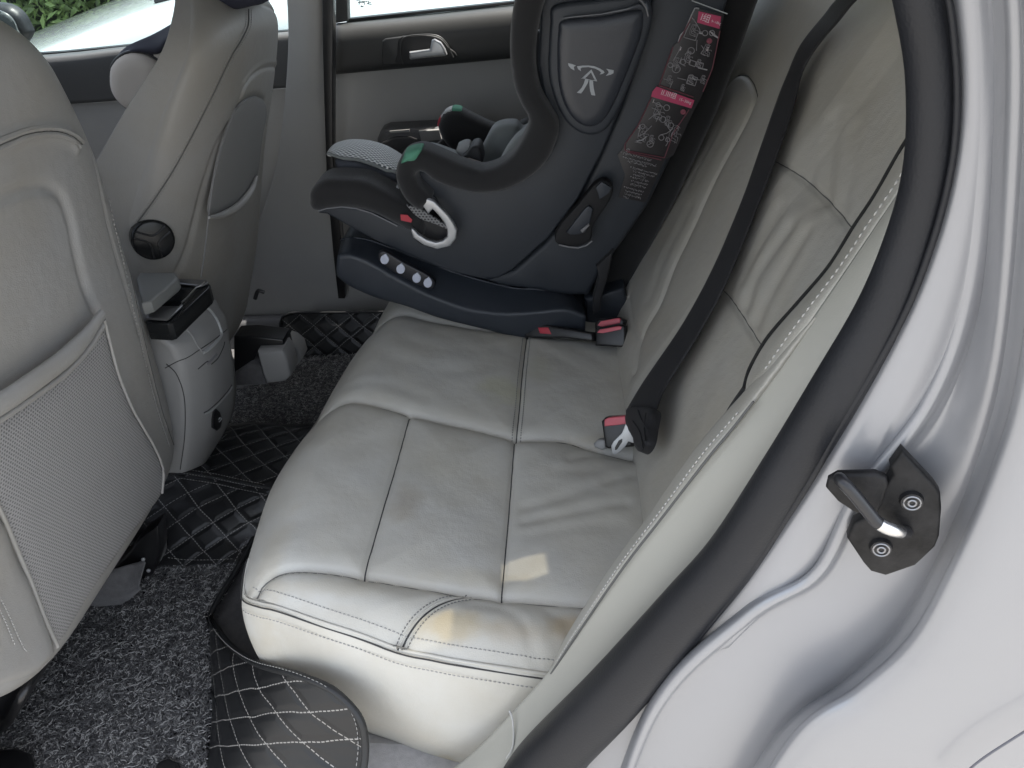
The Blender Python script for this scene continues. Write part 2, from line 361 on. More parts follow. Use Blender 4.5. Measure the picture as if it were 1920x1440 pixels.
M_cmesh=lattice_mat('child_mesh',(.72,.73,.72),(.06,.07,.075),.0105,rad=.36,bump=.8)
M_qa=quilt_mat('quilt_diamond',50,-50,.042,.042,(.20,.195,.19),bump=.5)
M_paint=mat('silver_paint',(.30,.305,.32),.36,metal=.42,coat=.35,coatr=.12,var=.025,vscale=5,bump=.12,bscale=1500)
M_wcar=mat('white_paint',(.50,.54,.545),.15,coat=1,coatr=.03)
def glass(name,tint,a):
    m=bpy.data.materials.new(name); m.use_nodes=True; t=m.node_tree; t.nodes.clear()
    o=nd(t,'ShaderNodeOutputMaterial'); tr=nd(t,'ShaderNodeBsdfTransparent'); gl=nd(t,'ShaderNodeBsdfGlossy'); mx=nd(t,'ShaderNodeMixShader')
    tr.inputs[0].default_value=(*tint,1); gl.inputs['Roughness'].default_value=.02; mx.inputs[0].default_value=a
    t.links.new(tr.outputs[0],mx.inputs[1]); t.links.new(gl.outputs[0],mx.inputs[2]); t.links.new(mx.outputs[0],o.inputs[0]); return m
M_glass=glass('window_glass',(.83,.88,.88),.05)
# ------------------------------------------------------------ outside: ground, hedge, neighbouring white car
def tube_px(name,pts,m,parent=None,seg=10,flat=1.0,updir=(0,1,0),n=60,**k):
    """tube through photographed points (px,py,y,half width in px): true size from the depth"""
    P=[];R=[]
    for x,y,yy,hw in pts:
        p=oy(x,y,yy); P.append(p); R.append(hw*((p-CAM)@_f)/FPX)
    Q=cr(np.c_[np.array(P),np.array(R)],n); return tube(name,Q[:,:3],np.abs(Q[:,3]),m,parent,seg=seg,flat=flat,updir=updir,**k)
def tp(T,pts,yy=None): return np.array([oy(p[0],p[1],p[2] if len(p)>2 else yy) for p in pts])
g=mk('ground',[(-40,-40,-.32),(40,-40,-.32),(40,40,-.32),(-40,40,-.32)],[(0,1,2,3)],mat('concrete',(.30,.29,.275),.9,bump=.6,bscale=60,var=.15,vscale=2),smooth=False)
tag(g,kind='structure')
# hedge
M_leaf=mat('hedge_leaf',(.085,.15,.045),.55,var=.6,vscale=7,vcol=(.20,.30,.09)); M_core=mat('hedge_core',(.012,.022,.008),.95)
hd=thing('hedge',(-3.5,7.2,-.3),'green leafy hedge behind the white car outside the windscreen side window','hedge')
V,F=box_geo((-9,7.2,-.3),(3,8.0,2.2)); mk('hedge_core',V,F,M_core,hd,smooth=False)
N=26000; P=np.c_[RNG.uniform(-8,1,N),RNG.uniform(6.85,7.4,N)+0,RNG.uniform(-.2,2.4,N)]
P[:,1]+=.15*np.sin(P[:,0]*5)+.12*np.sin(P[:,2]*7+P[:,0]*3)
A=RNG.normal(size=(N,3))+np.array([0,-.9,.6]); A/=np.linalg.norm(A,axis=1)[:,None]; T=np.cross(A,RNG.normal(size=(N,3))); T/=np.linalg.norm(T,axis=1)[:,None]; B=np.cross(A,T)
L=RNG.uniform(.035,.07,N)[:,None]; W=L*.36
V=np.stack([P-T*L,P+B*W+A*.006,P+T*L,P-B*W+A*.006],1).reshape(-1,3); F=np.arange(4*N).reshape(-1,4); mk('foliage',V,F,M_leaf,hd,smooth=False)
# white car parked alongside: bonnet, windscreen, doors
wc=thing('parked_car',(-1.2,3.4,-.32),'white car parked alongside, seen through the far windows','car')
def sect(x,zs,ys): return [(x,y,z) for y,z in zip(ys,zs)]
xs=[-3.3,-3.1,-2.6,-2.0,-1.55,-1.2,-.6,.2,1.0,1.8]
rows=[]
for x in xs:
    s=min(.64,.44+(x+1.94)*.33)+(.05*max(0,min(1,(x+1.3)/.8))); d=0 if x>-3.2 else .2
    rows.append([(x,2.78,-.12),(x,2.68,.12),(x,2.70,s-.16-d*.3),(x,2.74,s-.05-d*.5),(x,2.86,s+.01-d*.6),(x,3.2,s+.06-d*.6),(x,3.7,s+.085-d*.6),(x,4.2,s+.06-d*.6),(x,4.42,s-.03-d),(x,4.46,.1),(x,4.4,-.12)])
grid('body',surf(rows,60,60),M_wcar,wc,solid=.01)
M_cgl=mat('car_glass',(.03,.05,.075),.06,spec=.8)
W=[[(-1.45,2.95,.625),(-1.5,3.3,.675),(-1.5,3.9,.675),(-1.4,4.2,.64)],[(-1.2,3.02,.80),(-1.22,3.3,.84),(-1.22,3.9,.84),(-1.15,4.12,.80)],[(-.7,3.1,1.03),(-.75,3.35,1.06),(-.75,3.8,1.06),(-.68,4.05,1.03)]]
grid('windscreen',surf(W,20,12),M_cgl,wc,solid=.006)
W=[[(-1.4,2.92,.64),(-.6,2.87,.715),(.6,2.87,.725),(1.7,2.9,.72)],[(-1.15,3.0,.82),(-.6,2.96,.86),(.6,2.96,.86),(1.6,3.0,.84)],[(-.7,3.10,1.03),(-.3,3.08,1.06),(.6,3.08,1.08),(1.4,3.12,1.03)]]
grid('side_window',surf(W,30,12),M_cgl,wc,solid=.006)
grid('roof',surf([[(-.75,3.08,1.03),(-.2,3.06,1.09),(.7,3.08,1.10),(1.5,3.12,1.03)],[(-.8,3.6,1.08),(-.2,3.6,1.15),(.7,3.6,1.15),(1.6,3.6,1.05)],[(-.7,4.06,1.03),(-.2,4.08,1.09),(.7,4.08,1.1),(1.5,4.05,1.03)]],24,16),M_wcar,wc,solid=.01)
tube('bonnet_gap',cr([(-1.35,2.84,.585),(-1.6,2.87,.535),(-1.9,2.9,.435),(-2.2,2.95,.33)],40),.005,M_blk,wc,seg=6)
tube('window_trim',cr([(-1.4,2.90,.645),(-.6,2.85,.712),(.6,2.85,.722),(1.7,2.88,.715)],40),.010,M_blk,wc,seg=6)
for x in (-2.35,1.05):
    a=np.linspace(0,2*math.pi,40,endpoint=False); tube('tyre',[(x+.27*math.cos(t),2.79,-.0+.27*math.sin(t)) for t in a],.06,M_rub,wc,seg=12,closed=True)
    V,F=tube_geo([(x,2.73,0),(x,2.80,0)],.2,24,updir=(1,0,0)); mk('rim',V,F,M_silv,wc,angle=40)

# ------------------------------------------------------------ our car's shell
fl=mk('floor',[(-1.6,.40,-.02),(1.2,.40,-.02),(1.2,1.95,-.02),(-1.6,1.95,-.02)],[(0,1,2,3)],M_cpt,smooth=False); tag(fl,kind='structure')
body=thing('car_body',(.3,.40,-.2),'silver car body around the open rear door, with door jamb and black weather strip','car body')
M_head=mat('headliner',(.40,.39,.37),.9,bump=.5,bscale=700)
from mathutils.geometry import tessellate_polygon
def oc0(px,py): return onp(px,py,(-.40,0,.342),(.075,0,1))
def up_sun(px,py,z=1.19): p=oc0(px,py); t=(z-p[2])/sdir.z; return Vector((p[0]+sdir.x*t,p[1]+sdir.y*t,z))
# roof with added tinted panes, out of view, shaped to cast the cushion's sun patches
sun_panes_=[[up_sun(*q) for q in L] for L in ([(946,1046),(1024,1036),(1030,1076),(985,1088),(946,1080)],[(790,1150),(853,1136),(853,1186),(775,1192)])]
rim_=[Vector((x,y,1.19)) for x,y in ((-.95,.47),(.75,.47),(.75,1.80),(-.95,1.80))]
polys=[rim_]+sun_panes_; flat_=[v for p in polys for v in p]; tris=tessellate_polygon(polys)
mk('roof',[tuple(v) for v in flat_],tris,M_head,body,smooth=False,solid=.006)
M_sunpane=glass('added_pane_glass',(.13,.122,.10),.05)
for L in sun_panes_: mk('added_sun_pane',[tuple(v) for v in L],[tuple(range(len(L)))],M_sunpane,body,smooth=False)
for y0,y1 in ((.42,.47),(1.80,1.86)): box('roof_rail',(-1.0,y0,1.12),(.85,y1,1.22),M_paint,body)
box('underbody',(-1.8,.45,-.25),(2.0,1.95,-.03),M_void,body)
box('rear_quarter',(.42,.49,-.2),(1.7,.55,1.10),M_paint,body); box('rear_quarter',(.55,1.9,-.2),(1.7,1.95,1.10),M_paint,body)
box('boot_wall',(1.45,.55,-.2),(1.5,1.9,.9),M_void,body)
box('parcel_shelf',(.52,.55,.90),(1.45,1.9,.92),M_void,body)
box('bulkhead',(-1.9,.45,-.2),(-1.85,1.95,.75),M_void,body); box('dashboard',(-1.85,.5,.45),(-1.35,1.85,.80),M_dark,body,bevel=.06)
box('front_door_near_side',(-1.5,.40,-.2),(-.72,.46,.74),M_pl,body); 
box('near_pillar',(-.76,.42,-.2),(-.68,.48,1.15),M_trim,body)
# glass all round, its tint added to dim the cabin
def pane(name,P,m): return mk(name,P,[(0,1,2,3)],m,body,smooth=False)
M_tint=glass('added_tint_glass',(.46,.47,.48),.05); M_tint2=glass('added_dark_tint_glass',(.16,.18,.18),.05)
pane('windscreen',[(-.95,.5,1.16),(-.95,1.8,1.16),(-1.72,1.8,.76),(-1.72,.5,.76)],M_tint)
pane('rear_window',[(.76,.52,1.16),(.76,1.82,1.16),(1.42,1.86,.93),(1.42,.5,.93)],M_tint2)
pane('front_window',[(-.76,.455,1.13),(-1.4,.455,1.1),(-1.48,.44,.74),(-.76,.44,.74)],M_tint)
# jamb pressed sheet: rows run bottom to top, from under the seal outward
J=[ [(1040,1520,.455),(1120,1370,.455),(1260,1200,.452),(1440,970,.45),(1590,720,.45),(1700,480,.45),(1742,250,.45),(1735,0,.45),(1690,-200,.45),(1600,-420,.45)],
    [(1060,1560,.436),(1200,1390,.436),(1330,1215,.433),(1500,970,.43),(1640,735,.43),(1745,500,.43),(1800,250,.43),(1795,0,.43),(1750,-200,.43),(1650,-440,.43)],
    [(1100,1590,.428),(1215,1385,.427),(1345,1225,.426),(1535,1000,.424),(1680,760,.424),(1775,530,.424),(1820,260,.424),(1815,0,.424),(1780,-200,.424),(1690,-450,.424)],
    [(1130,1600,.420),(1226,1300+35,.418),(1400,1158,.415),(1530,1075,.414),(1610,930,.414),(1740,757,.414),(1815,560,.414),(1850,270,.414),(1845,0,.414),(1810,-200,.414),(1720,-470,.414)],
    [(1180,1620,.423),(1300,1375,.424),(1440,1200,.424),(1560,1110,.424),(1650,960,.424),(1765,790,.424),(1838,580,.424),(1868,270,.424),(1868,0,.424),(1830,-200,.424),(1740,-480,.424)],
    [(1300,1620,.418),(1430,1365,.418),(1560,1245,.418),(1670,1130,.416),(1760,980,.412),(1820,840,.408),(1870,640,.404),(1898,300,.404),(1900,0,.404),(1860,-200,.404),(1780,-480,.404)],
    [(1340,1600,.392),(1475,1384,.392),(1600,1285,.392),(1700,1190,.390),(1780,1050,.388),(1850,890,.386),(1905,700,.384),(1945,320,.384),(1945,0,.384),(1900,-200,.384),(1800,-500,.384)],
    [(1360,1620,.380),(1500,1392,.380),(1625,1300,.380),(1725,1205,.378),(1805,1060,.376),(1875,900,.374),(1930,710,.372),(1975,330,.372),(1975,0,.372),(1930,-200,.372),(1830,-500,.372)],
    [(1480,1640,.372),(1620,1440,.372),(1740,1330,.372),(1850,1200,.370),(1930,1060,.368),(2000,900,.366),(2060,700,.364),(2090,330,.364),(2090,0,.364),(2050,-200,.364),(1950,-500,.364)],
    [(2000,1800,.362),(2150,1600,.362),(2250,1400,.362),(2350,1200,.360),(2430,1000,.358),(2500,800,.356),(2560,600,.356),(2600,330,.356),(2600,0,.356),(2560,-200,.356),(2460,-500,.356)]]
AMP=[1,1,1,1,.9,.6,.25,.08,0,0,0]
def shift(r,dx,y,base=.4225): return [(a[0]+dx*(1+.8*(1-AMP[i])),a[1]+dx*.35,base+(y-base)*AMP[i]+(a[2]-r[4][2])) for i,a in enumerate(r)]
c1,c2=J[3],J[6]
J=J[:3]+[shift(c1,-9,.425),shift(c1,0,.4165),shift(c1,9,.4255)]+[J[4],J[5],shift(c2,-18,.4125,.408),shift(c2,-3,.400,.400),shift(c2,14,.3885,.391)]+[J[7]]+J[8:]
rows=[tp(None,r) for r in J]
def crt(P,n):      # Catmull-Rom resampled evenly by parameter, so neighbouring rows stay in step
    P=np.asarray(P,float); Q=np.vstack([2*P[0]-P[1],P,2*P[-1]-P[-2]]); q=np.linspace(0,len(P)-1-1e-9,n); i=q.astype(int); t=(q-i)[:,None]
    p0,p1,p2,p3=Q[i],Q[i+1],Q[i+2],Q[i+3]; return .5*((2*p1)+(-p0+p2)*t+(2*p0-5*p1+4*p2-p3)*t*t+(-p0+3*p1-3*p2+p3)*t**3)
R_=np.array([crt(r,200) for r in rows]); G=np.stack([crt(R_[:,j],230) for j in range(200)],1)

jp=grid('door_jamb',G,M_paint,body,solid=.004,off=1,label='silver pressed metal door jamb with raised creases')
# seal: thick rubber bulb with a lip
WS=[(960,1530,.455,58),(1015,1440,.455,57),(1150,1300,.45,56),(1290,1140,.448,52),(1375,1040,.446,50),(1475,885,.445,49),(1570,730,.443,50),(1655,580,.442,48),(1714,430,.441,46),(1745,300,.44,46),(1750,150,.44,47),(1735,30,.44,48),(1700,-120,.44,50),(1620,-330,.44,52)]
tube_px('weather_strip',WS,M_rub,body,seg=20,n=120,label='thick black rubber door seal')
LIP=[(1040,1500,.438,8),(1105,1420,.435,8),(1215,1300,.432,7),(1365,1125,.43,7),(1500,930,.428,7),(1590,775,.427,7),(1690,600,.426,7),(1748,455,.425,7),(1783,320,.424,7),(1795,200,.424,7),(1790,80,.424,7),(1770,-40,.424,7),(1700,-230,.424,8)]
tube_px('seal_lip',LIP,M_rub,body,seg=8,n=100)
# beige side trim behind the seal
Cc=[(700,1540,.53),(860,1432,.525),(960,1335,.52),(1040,1245,.515),(1110,1140,.515),(1200,1018,.515),(1300,888,.515),(1400,768,.515),(1500,630,.515),(1600,485,.515),(1690,352,.515),(1780,220,.515)]
Dd=[(940,1530,.48),(1020,1430,.48),(1120,1320,.48),(1220,1215,.48),(1310,1100,.48),(1400,990,.48),(1490,850,.48),(1575,700,.48),(1660,540,.48),(1715,400,.48),(1745,280,.48),(1752,150,.48)]
mid=[((a[0]+b[0])/2,(a[1]+b[1])/2,.494) for a,b in zip(Cc,Dd)]
grid('side_trim',surf([tp(None,Cc),tp(None,mid),tp(None,Dd)],90,16),M_trim,body,solid=.003,label='beige plastic trim strip beside the seat')
tube_px('trim_joint',[(955,1332,.517,2.0),(961,1350,.51,1.8),(963,1385,.50,1.8),(958,1410,.495,2.2),(938,1440,.495,2.5),(930,1480,.49,3)],mat('joint_light',(.5,.5,.48),.5),body,n=24,seg=6)
tube_px('trim_joint',[(1702,352,.511,1.6),(1640,440,.511,1.6),(1592,512,.511,1.8),(1590,520,.51,2.2),(1602,535,.50,1.8),(1622,562,.488,1.6)],M_seam,body,n=40,seg=6)
tube_px('panel_gap',[(1780,1480,.352,2),(1830,1432,.352,2.2),(1900,1385,.352,2.2),(1990,1330,.352,2.2)],mat('gap_grey',(.12,.12,.14),.5),body,n=20,seg=6)
# striker
def sk(pts,y=.395): return px_plane(pts,(0,y,0),(0,1,0))
nrm=np.array((-.25,-1,.12))
P0s=oy(1650,960,.400)
def skp(pts): return px_plane(pts,P0s,nrm)
pl=slab('striker',skp([(1691,840),(1738,890),(1752,905),(1762,920),(1764,950),(1760,1000),(1752,1020),(1715,1055),(1660,1074),(1632,1066),(1618,1050),(1588,1005),(1600,976),(1618,968),(1628,940),(1640,925),(1665,895),(1672,885),(1668,870),(1672,866)]),nrm,.012,M_strk,body,bevel=.0025,offset=.004,label='black steel door striker bolted to the jamb')
WL[pl.name]=wl(body)
lug=slab('mounting_tongue',skp([(1548,905),(1552,888),(1570,878),(1640,876),(1660,884),(1664,900),(1652,935),(1640,960),(1600,950),(1570,930)]),nrm,.008,M_strk,pl,bevel=.003,offset=.008)
for c,r in (((1707,931),15),((1650,1018),15)):
    c3=onp(c[0],c[1],P0s,nrm); nn=nrm/np.linalg.norm(nrm)
    V,F=tube_geo([c3+nn*.004,c3+nn*.0075],[.0078,.0068],20,updir=(0,0,1)); mk('bolt',V,F,M_blk,pl,angle=40)
    a=np.linspace(0,2*math.pi,24,endpoint=False); ex=np.cross(nn,(0,0,1)); ex/=np.linalg.norm(ex); ey=np.cross(nn,ex)
    tube('bolt_rim',[c3+nn*.0078+.0052*(math.cos(t)*ex+math.sin(t)*ey) for t in a],.0007,mat('worn_steel',(.30,.30,.31),.35,metal=.9),pl,seg=6,closed=True)
    tube('bolt_socket',[c3+nn*.0080+.0024*(math.cos(t)*ex+math.sin(t)*ey) for t in a],.0008,MATS['worn_steel'],pl,seg=6,closed=True)
q=[onp(1574,897,P0s+nrm*.006,nrm),onp(1578,902,P0s+nrm*.022,nrm),onp(1600,925,P0s+nrm*.024,nrm),onp(1630,962,P0s+nrm*.024,nrm),onp(1648,982,P0s+nrm*.024,nrm),onp(1675,994,P0s+nrm*.022,nrm),onp(1697,998,P0s+nrm*.010,nrm),onp(1700,998,P0s+nrm*.002,nrm)]
tube('latch_loop',cr(q,40),.0044,mat('coated_rod',(.018,.018,.02),.3),pl,seg=12)
Q=cr(q,40); tube('worn_metal',Q[23:32],.0047,mat('bare_steel',(.6,.6,.6),.25,metal=1),pl,seg=12)

pr_=[]
for k in range(16):
    x0,y0=random.uniform(1262,1300),random.uniform(1264,1280); L_=random.uniform(6,22)
    pr_.append(([x0,y0],[x0+L_,y0+L_*random.uniform(-.1,.45)]))
_tri=None
def on_mesh(o,x,y,l):
    from mathutils.bvhtree import BVHTree
    global _tri
    wo=Vector(WL[o.name])
    if _tri is None: _tri=BVHTree.FromPolygons([tuple(v.co+wo) for v in o.data.vertices],[tuple(p.vertices) for p in o.data.polygons])
    d=Vector(ray(x,y)).normalized(); h,n,i,ds=_tri.ray_cast(Vector(CAM),d)
    if h is None: return None
    return np.array(h)-np.array(d)*l
WL[jp.name]=wl(body); M_scr=mat('scratch',(.75,.76,.78),.5); M_dirt=mat('grit',(.08,.075,.07),.9)
gg=[tube_geo([on_mesh(jp,*a_,.0003),on_mesh(jp,*b_,.0003)],.00022,4) for a_,b_ in pr_]; V,F=join(gg); mk('scratches',V,F,M_scr,jp)
gg=[]
for k in range(45):
    x,y=random.uniform(1250,1915),random.uniform(900,1430); p=on_mesh(jp,x,y,.0002)
    if p is not None: gg.append(tube_geo([p,p+np.array((random.uniform(-.001,.001),0,random.uniform(-.001,.001)))],random.uniform(.0002,.0005),5))
V,F=join(gg); gr_=mk('grit',V,F,M_dirt,jp); gr_['kind']='stuff'
# ------------------------------------------------------------ far rear door
FD=1.85
rd=thing('rear_door',(-.1,FD,0),'closed far rear door with dark belt trim, silver pull handle and grey card','car door')
def slab_y(name,pts,y,thick,m,parent,bevel=.003,smoothpoly=0,**k): return slab(name,px_plane(pts,(0,y,0),(0,1,0)),(0,-1,0),thick,m,parent,bevel=bevel,smoothpoly=smoothpoly,**k)
slab_y('door_card',[(622,139),(800,122),(960,105),(1060,95),(1200,80),(1320,70),(1320,620),(700,620),(640,470),(625,330),(620,200)],FD,.05,M_pld,rd)
V=[[oy(623,44,1.885),oy(800,26,1.885),oy(960,9,1.885),oy(1400,-35,1.885)],[oy(622,50,1.845),oy(800,33,1.845),oy(960,16,1.845),oy(1400,-28,1.845)],[oy(622,72,1.825),oy(800,56,1.825),oy(960,40,1.825),oy(1400,-4,1.825)],[oy(622,105,1.822),oy(800,88,1.822),oy(960,72,1.822),oy(1400,30,1.822)],[oy(622,137,1.828),oy(800,121,1.828),oy(960,106,1.828),oy(1400,62,1.828)],[oy(622,140,1.86),oy(800,124,1.86),oy(960,109,1.86),oy(1400,65,1.86)]]
grid('belt_trim',surf(V,40,30),M_dark,rd,solid=.004,label='dark grey upper belt trim')
slab_y('window_seal',[(650,36),(960,3),(1300,-32),(1300,-26),(960,9),(650,42)],1.87,.02,M_blk,rd,bevel=.001)
hr=slab_y('handle_recess',[(748,72),(762,68),(800,66),(825,72),(840,88),(852,108),(750,122),(745,100)],1.8125,.01,mat('recess',(.02,.02,.021),.6),rd,bevel=.002,smoothpoly=40)
slab_y('handle_bezel',[(716,78),(722,73),(752,69),(754,121),(720,124),(715,118)],1.814,.01,mat('bezel',(.028,.029,.03),.45),rd,bevel=.003)
tube_px('handle_rim',[(756,121,1.81,1.2),(751,95,1.81,1.2),(757,71,1.81,1.2),(790,65,1.81,1.2),(820,67,1.81,1.2),(838,82,1.81,1.2),(850,108,1.81,1.2)],M_dark,rd,n=50,seg=6)
hh=slab_y('door_handle',[(767,98),(806,93),(809,76),(814,74),(826,80),(834,92),(838,103),(835,106),(800,109),(770,113),(767,110)],1.79,.014,M_silv,rd,bevel=.005,seg=4)
ar=slab_y('armrest',[(706,262),(712,248),(724,243),(780,240),(824,238),(840,262),(1000,262),(1000,300),(706,300)],1.78,.07,mat('armrest_grey',(.10,.10,.102),.55),rd,bevel=.012)
slab_y('pull_recess',[(730,246),(768,243),(768,248),(732,250)],1.776,.008,M_pld,ar,bevel=.001)
slab_y('cup_pocket',[(710,285),(716,268),(740,258),(770,258),(790,266),(798,276),(800,300),(710,300)],1.77,.03,mat('pocket_dark',(.045,.045,.047),.6),ar,bevel=.004)
slab_y('switch_plate',[(785,246),(824,243),(828,262),(790,266)],1.772,.01,M_pl,ar,bevel=.002)
slab_y('seal_strip',[(604,-20),(624,-20),(624,140),(624,290),(634,400),(644,480),(646,560),(634,560),(624,470),(612,330),(605,100)],1.725,.03,M_blk,rd,bevel=.002)
slab_y('window_frame',[(628,-40),(650,-40),(652,40),(628,44)],1.86,.03,M_dark,rd,bevel=.003)
gl=px_plane([(648,-120),(1300,-190),(1300,-20),(648,48)],(0,1.885,0),(0,1,0)); slab('window_glass',gl,(0,-1,0),.004,M_glass,rd,bevel=0)
for k_,(x,y,s) in enumerate([(672,2,5),(680,5,6),(688,3,5),(694,8,5),(684,10,3),(676,9,3)]):
    pass
et=mat('etched_mark',(.35,.38,.40),.6); parts=[]
for (x0,y0,x1,y1) in [(668,1,690,3),(671,5,684,4),(675,0,673,9),(681,1,684,9),(686,2,696,5),(692,0,690,8),(688,7,697,8),(676,12,682,12),(678,10,679,14)]:
    parts.append(tube_geo([oy(x0,y0,1.879),oy(x1,y1,1.879)],.0011,5))
V,F=join(parts); mk('etched_mark',V,F,et,rd)
# far door quilted kick mat, sill and pillar
bp=thing('door_pillar',(-.6,1.8,0),'grey centre pillar trim between the two far doors','pillar')
rows=[[oy(535,-60,1.76),oy(575,-60,1.735),oy(606,-60,1.745),oy(616,-60,1.80)],[oy(540,100,1.77),oy(580,100,1.745),oy(606,100,1.755),oy(616,100,1.81)],[oy(520,300,1.78),oy(575,300,1.765),oy(612,300,1.77),oy(622,300,1.82)],[oy(480,430,1.79),oy(560,430,1.78),oy(625,430,1.785),oy(638,430,1.83)],[oy(440,520,1.79),oy(560,520,1.78),oy(650,520,1.785),oy(700,520,1.83)],[oy(420,600,1.775),oy(560,600,1.765),oy(650,596,1.77),oy(760,590,1.80)]]
grid('pillar_cover',surf(rows,40,50),M_pld,bp,solid=.004)
rows=[[oy(400,596,1.76),oy(520,590,1.755),oy(760,584,1.76)],[oy(400,606,1.725),oy(520,603,1.72),oy(760,600,1.725)],[oy(400,660,1.71),oy(520,655,1.705),oy(760,650,1.71)]]
grid('sill_plate',surf(rows,20,14),mat('sill_grey',(.14,.14,.145),.55),bp,solid=.004)

# ------------------------------------------------------------ far front door
fd=thing('front_door',(-1.1,1.85,0),'far front door with grey card and dark belt trim under its window','car door')
V=[[oy(-200,122,1.90),oy(120,97,1.90),oy(250,84,1.90),oy(600,52,1.90)],[oy(-200,130,1.85),oy(120,105,1.85),oy(250,90,1.85),oy(600,58,1.85)],[oy(-200,150,1.84),oy(120,124,1.84),oy(250,108,1.84),oy(600,78,1.84)],[oy(-200,214,1.845),oy(175,192,1.845),oy(250,186,1.845),oy(600,160,1.845)]]
grid('belt_trim',surf(V,30,20),mat('front_belt',(.075,.077,.078),.5,bump=.2,bscale=800),fd,solid=.004)
slab_y('door_card',[(-400,208),(175,192),(600,160),(600,640),(-400,640)],1.86,.04,M_pld,fd)
slab_y('window_seal',[(-200,118),(120,97),(250,84),(600,52),(600,58),(250,90),(120,103),(-200,124)],1.88,.02,M_blk,fd,bevel=.001)
gl=px_plane([(-300,-150),(560,-220),(560,60),(-300,135)],(0,1.905,0),(0,1,0)); slab('window_glass',gl,(0,-1,0),.004,M_glass,fd,bevel=0)
wm=thing('wing_mirror',oy(0,40,2.1),'dark door mirror outside the far front window','mirror')
puff('housing',px_plane([(-60,100),(-60,15),(-20,6),(15,10),(38,25),(52,48),(56,66),(30,90)],(0,2.1,0),(0,1,0)),(0,-1,0),.02,mat('mirror_shell',(.012,.014,.016),.4),wm,dome=.02,nres=20)
puff('mirror_face',px_plane([(-50,85),(-50,22),(-18,16),(8,20),(26,32),(36,52),(34,70)],(0,2.07,0),(0,1,0)),(0,-1,0),.005,mat('mirror_glass',(.09,.10,.10),.3),wm,dome=.003,nres=16,offset=.012)
# ------------------------------------------------------------ rear bench seat
bench=thing('rear_bench_seat',(-.1,.6,.05),'grey leather rear bench seat with yellowed staining and painted light patches on its cushion','car seat')
def oxy(pts,dz=0): return np.array([oc(x,y,dz) for x,y in pts])
S1=oxy([(468,1084),(490,1068),(530,1061),(600,1063),(680,1073),(800,1092),(940,1115),(1105,1130),(1180,1140),(1300,1156)])
S2=oxy([(598,752),(640,746),(700,753),(768,770),(860,790),(965,813),(1060,818),(1120,838),(1240,866)])
SA=oxy([(680,1073),(724,920),(768,770)]); SB=oxy([(940,1115),(953,960),(965,813)])
SC=oxy([(968,812),(974,760),(979,700),(986,640),(992,600),(996,560)])
SD=oxy([(742,1190),(764,1168),(805,1137),(845,1118),(885,1108)])
SF=oxy([(690,592),(712,582),(760,584),(830,600),(960,620),(1200,640)])
WR=[(oxy([(990,945),(1060,930),(1150,905)]),.0022,.010),(oxy([(985,970),(1060,962),(1170,948)]),.003,.008),(oxy([(1000,1000),(1080,985),(1160,990)]),.0015,.012),(oxy([(1070,860),(1110,852),(1190,858)]),.002,.007),(oxy([(1140,905),(1190,890),(1215,880)]),.002,.008),(oxy([(1040,880),(1100,885),(1180,895)]),.0012,.010),
    (oxy([(880,1130),(935,1138),(980,1165),(1005,1225)]),.0018,.006),(oxy([(1045,1150),(1065,1180),(1060,1215)]),.002,.007),(oxy([(1020,1140),(1035,1160),(1040,1200)]),.0015,.006),(oxy([(700,660),(780,690),(860,700)]),.0012,.014),(oxy([(650,720),(720,722),(800,745)]),.0012,.010),(oxy([(760,640),(850,660),(930,655)]),.001,.014),(oxy([(500,930),(520,960),(560,975)]),.0012,.02)]
near_px=[(451,1090),(462,1101),(490,1117),(540,1136),(600,1157),(665,1177),(735,1199),(800,1217),(870,1233),(1035,1257),(1120,1270),(1290,1296)]
NC=oxy(near_px,-.022)
front_px=[(451,1090),(449,1078),(452,1050),(462,1010),(500,900),(545,822),(600,742),(650,660),(700,590),(712,570)]
FC=np.vstack([oxy(front_px,-.012),[[-.325,1.55,.31],[-.32,1.93,.31]]]); FC[0]=NC[0]
xb=.19; nx,ny=230,420
n_=cr(NC,nx); f_=cr(FC,ny)
f_y=np.linspace(0,1,ny)**1.0
far_=np.stack([np.linspace(f_[-1,0],xb,nx),np.full(nx,f_[-1,1]),np.zeros(nx)],1); back_=np.stack([np.full(ny,xb)+ (n_[-1,0]-xb)*(1-f_y)**2,np.linspace(n_[-1,1],f_[-1,1],ny),np.zeros(ny)],1)
s=np.linspace(0,1,nx)[None,:,None]; t=np.linspace(0,1,ny)[:,None,None]
G=(1-t)*n_[None]+t*far_[None]+(1-s)*f_[:,None]+s*back_[:,None]-((1-s)*(1-t)*n_[0]+s*(1-t)*n_[-1]+(1-s)*t*far_[0]+s*t*far_[-1])
